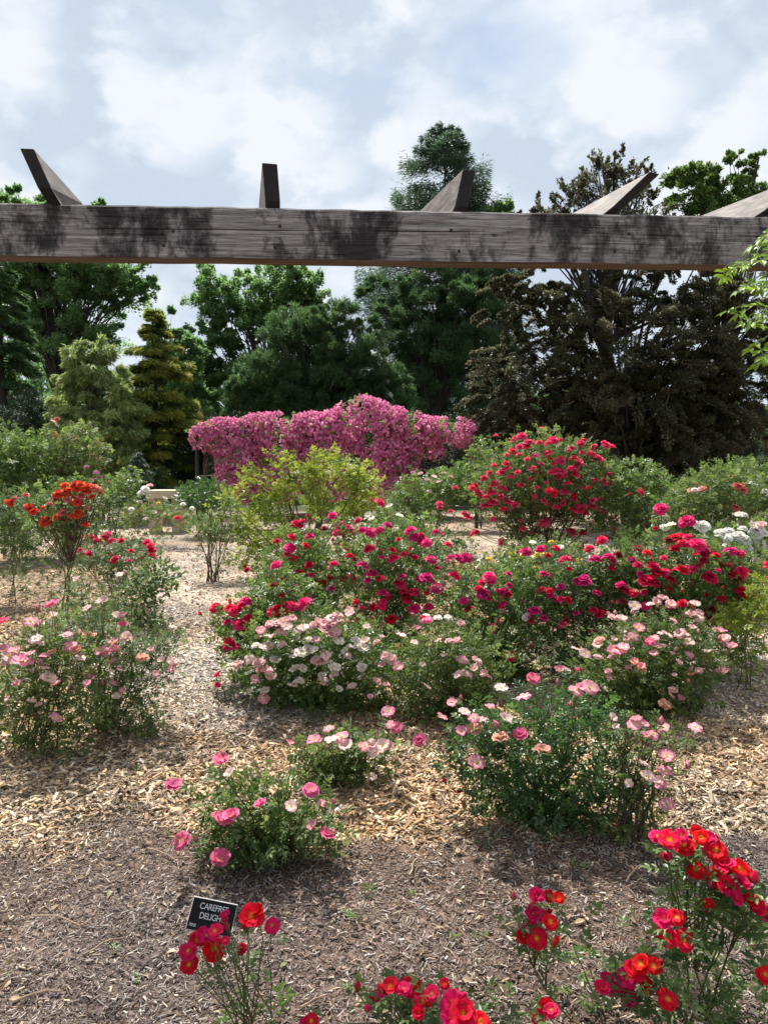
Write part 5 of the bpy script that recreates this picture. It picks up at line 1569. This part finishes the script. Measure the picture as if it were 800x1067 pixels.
bush('rose_bush', 'tall pale green rose bush with tiny white blooms at the frame edge', 'rose', 790, 9.6,
     [(785, 505, 32, 26), (770, 520, 30, 24), (800, 530, 26, 30), (745, 502, 22, 14)], L_MID, 1000, size=.12, canes=10, group=SH, bsize=8,
     blooms=[(782, 503, 'white'), (787, 505, 'white', 7), (796, 511, 'white', 9), (800, 515, 'white', 9), (772, 497, 'white', 6), (768, 530, 'salmon', 6), (757, 555, 'white', 6)])

# --- the far left side
zA = lambda it: conv(0, 0, 380, 2.963, it)
LS = 'shrubs along the far left of the path'.replace(' left', ' side')
bush('rose_bush', 'tall orange-red rose on bare brown stems before the green shrubs', 'rose', 64, 7.6,
     [(72, 530, 32, 28), (55, 518, 32, 18), (85, 515, 24, 18), (75, 552, 32, 20), (48, 540, 24, 20)], L_MID, 560, size=.10, canes=5, group=LS, bsize=11, cane_r=.007, canem=BARK_CANE, near=True, deep=.8,
     extra=20, xk=('orange','orange','salmon'), blooms=zA([(200, 372, 'orange', 13), (215, 385, 'orange', 13), (232, 368, 'orange'), (250, 368, 'orange', 12), (270, 375, 'orange', 12), (180, 398, 'orange', 12), (235, 382, 'orange', 12), (290, 378, 'salmon', 11), (300, 384, 'salmon', 10), (95, 440, 'orange', 14), (105, 452, 'orange', 14), (85, 436, 'salmon', 10),
                (140, 482, 'orange', 14), (240, 423, 'orange', 11), (240, 458, 'orange', 13), (228, 464, 'orange', 11), (250, 404, 'salmon', 10), (205, 390, 'orange', 12), (255, 380, 'orange', 11), (80, 402, 'salmon', 9), (150, 478, 'orange', 10)]))
bush('rose_bush', 'grey-green rose bush with small orange blooms at the frame edge', 'rose', 15, 8.6,
     [(15, 550, 26, 24), (30, 535, 24, 20), (5, 530, 20, 22)], L_GREY, 480, size=.10, canes=8, group=LS, bsize=10, near=True, blooms=zA([(30, 424, 'orange', 11), (38, 420, 'orange', 9), (22, 428, 'salmon', 9), (45, 412, 'salmon', 7)]))
bush('rose_bush', 'low red rose bush on the chips beside the path', 'rose', 118, 8.4,
     [(122, 580, 34, 18), (140, 585, 26, 18), (105, 585, 24, 16)], L_GREY, 460, size=.095, canes=10, group=LS, bsize=10, near=True, shoots=4,
     extra=8, xk=('red','hot'), blooms=zA([(270, 530, 'red', 12), (282, 528, 'hot', 10), (325, 528, 'hot', 13), (318, 540, 'red', 11), (345, 543, 'red', 12), (375, 541, 'red', 10), (250, 571, 'hot', 10), (455, 547, 'red', 12), (464, 556, 'red', 11), (470, 570, 'red', 10), (352, 604, 'red', 10), (300, 540, 'red', 9), (330, 522, 'hot', 11)]))
bush('shrub', 'flowerless dark grassy bush beside the path, in front of the low red rose', 'shrub', 165, 7.2, [(165, 600, 26, 20), (150, 612, 28, 20), (140, 630, 28, 18)], L_GREY, 420, leaf=LEAF8, size=.07, canes=8, group=LS)
bush('rose_bush', 'purplish bare-looking low rose plant behind the grey-leaved pink roses', 'rose', 95, 6.4, [(90, 625, 34, 20), (70, 640, 28, 16), (115, 640, 28, 18)], L_GREY, 260, size=.07, canes=16, group=LS, canem=BARK_CANE, bsize=9, shoots=14, near=True,
     blooms=[(80, 604, 'pale'), (125, 598, 'pale', 10), (58, 629, 'pink', 12)])
bush('rose_bush', 'creamy white and yellowish rose clump at the far end of the path', 'rose', 155, 14.5,
     [(143, 533, 14, 11), (167, 534, 24, 9), (138, 542, 14, 10), (190, 542, 12, 8)], L_OLIVE, 420, size=.13, canes=8, group=LS, bsize=8, vshift=.1,
     blooms=[(152, 509, 'white', 12), (148, 513, 'white', 10), (156, 506, 'blush', 9), (137, 530, 'white', 7), (191, 525, 'white', 8), (200, 529, 'white', 7), (185, 539, 'shrubred', 11), (161, 534, 'cream', 7), (152, 541, 'cream', 8), (146, 523, 'cream', 7), (165, 524, 'yellow', 6), (172, 520, 'cream', 6)])
bush('rose_bush', 'thin-legged bush with bare brown canes on the path before the chartreuse shrub', 'rose', 222, 10.2,
     [(222, 548, 28, 18), (208, 550, 18, 14), (238, 552, 16, 14)], L_OLIVE, 330, size=.09, canes=14, group=LS, cane_r=.008, canem=BARK_CANE, shoots=6)
bush('shrub', 'broad fresh green shrub at the frame edge behind the orange roses', 'shrub', 20, 12.5, [(18, 490, 32, 36), (0, 480, 30, 40), (30, 470, 22, 22), (20, 525, 34, 24)], L_MID, 1300, size=.16, canes=8, group=LS, cane_r=.01)
bush('shrub', 'light green shrub with dusty pink flower tips before the weeping pine', 'shrub', 70, 13.2,
     [(70, 478, 34, 34), (88, 470, 24, 30), (50, 490, 26, 36), (75, 510, 34, 24)], L_OLIVE, 1400, size=.15, canes=10, group=LS, cane_r=.01, shoots=12, bsize=8, vshift=.12,
     blooms=[(57, 440, 'blush', 9), (60, 436, 'salmon', 7), (100, 492, 'climbpale', 9), (104, 497, 'climb', 9), (95, 500, 'climbpale', 8), (90, 486, 'climbpale', 7)])
bush('shrub', 'dark low shrub in the shade beside the stone bench', 'shrub', 118, 16, [(118, 515, 22, 18), (135, 505, 14, 16), (100, 525, 20, 14)], L_MID, 500, size=.17, canes=6, group=LS, cane_r=.01)
bush('shrub', 'dark green shrub under the near end of the pink climbing rose', 'shrub', 215, 16.5, [(215, 515, 22, 16), (232, 525, 18, 12), (195, 520, 14, 14)], L_DARK, 520, size=.16, canes=6, group=LS, cane_r=.01)
bush('rose_bush', 'fallen-looking rose sprig with two hot pink blooms low on the path', 'rose', 228, 4.9, [(226, 710, 6, 10)], L_OLIVE, 6, size=.05, canes=2, group=None, near=True, bsize=8, blooms=[(226, 703, 'hot', 8), (227, 713, 'hot', 8)])

# --- the bright climber on the pergola's near post
vb = np.array([ray(835, 500)[0] * 3.28, 3.28, 0.0])
vine = thing('climbing_vine', 'bright yellow-green vine trailing from the pergola beam at the frame edge', 'vine', vb)
sa, la = Acc(), Acc()
topv = W(838, 205, 3.28)
V, Fq = tube(bez(vb, vb + [.05, .02, 1.4], topv, 12, .012), .012, .006, 6)
sa.add(V, Fq, .2)
for tip, src in (((765, 322, 3.12), .80), ((790, 358, 3.08), .78), ((798, 250, 3.16), .97), ((755, 278, 3.18), .90), ((772, 300, 3.1), .88), ((812, 330, 3.1), .8), ((782, 336, 3.05), .84), ((800, 300, 3.12), .86), ((788, 262, 3.14), .95), ((805, 375, 3.1), .75)):
    e = W(*tip)
    s = vb + (topv - vb) * src
    pts = bez(s, (s + e) / 2 + [0, 0, .09], e, 9, .004)
    V, Fq = tube(pts, .004, .0015, 5)
    sa.add(V, Fq, .8)
    k = 7
    t = np.linspace(.4, 1, k)
    q = np.stack([np.interp(t, np.linspace(0, 1, 9), pts[:, i]) for i in range(3)], -1)
    d = norm(pts[-1] - pts[3])
    sd_ = norm(np.cross(d, [0, 0, 1]))
    y = norm(d * .7 + sd_ * np.where(np.arange(k) % 2, 1, -1)[:, None] * .9 + rng.normal(0, .2, (k, 3)) + [0, 0, -.45])
    u = norm(rng.normal(0, .3, (k, 3)) + [0, -.4, 1])
    V, Fs = stamp(*ROSE5N, q, frames(y, u), rng.uniform(.09, .14, k))
    la.add(V, Fs, np.repeat(rng.beta(2, 2, k), len(ROSE5N[0])))
link('stem', sa.mesh('stem', [GREEN_STEM], vb, smooth=True), vine)
link('foliage', la.mesh('foliage', [L_VINE], vb), vine)
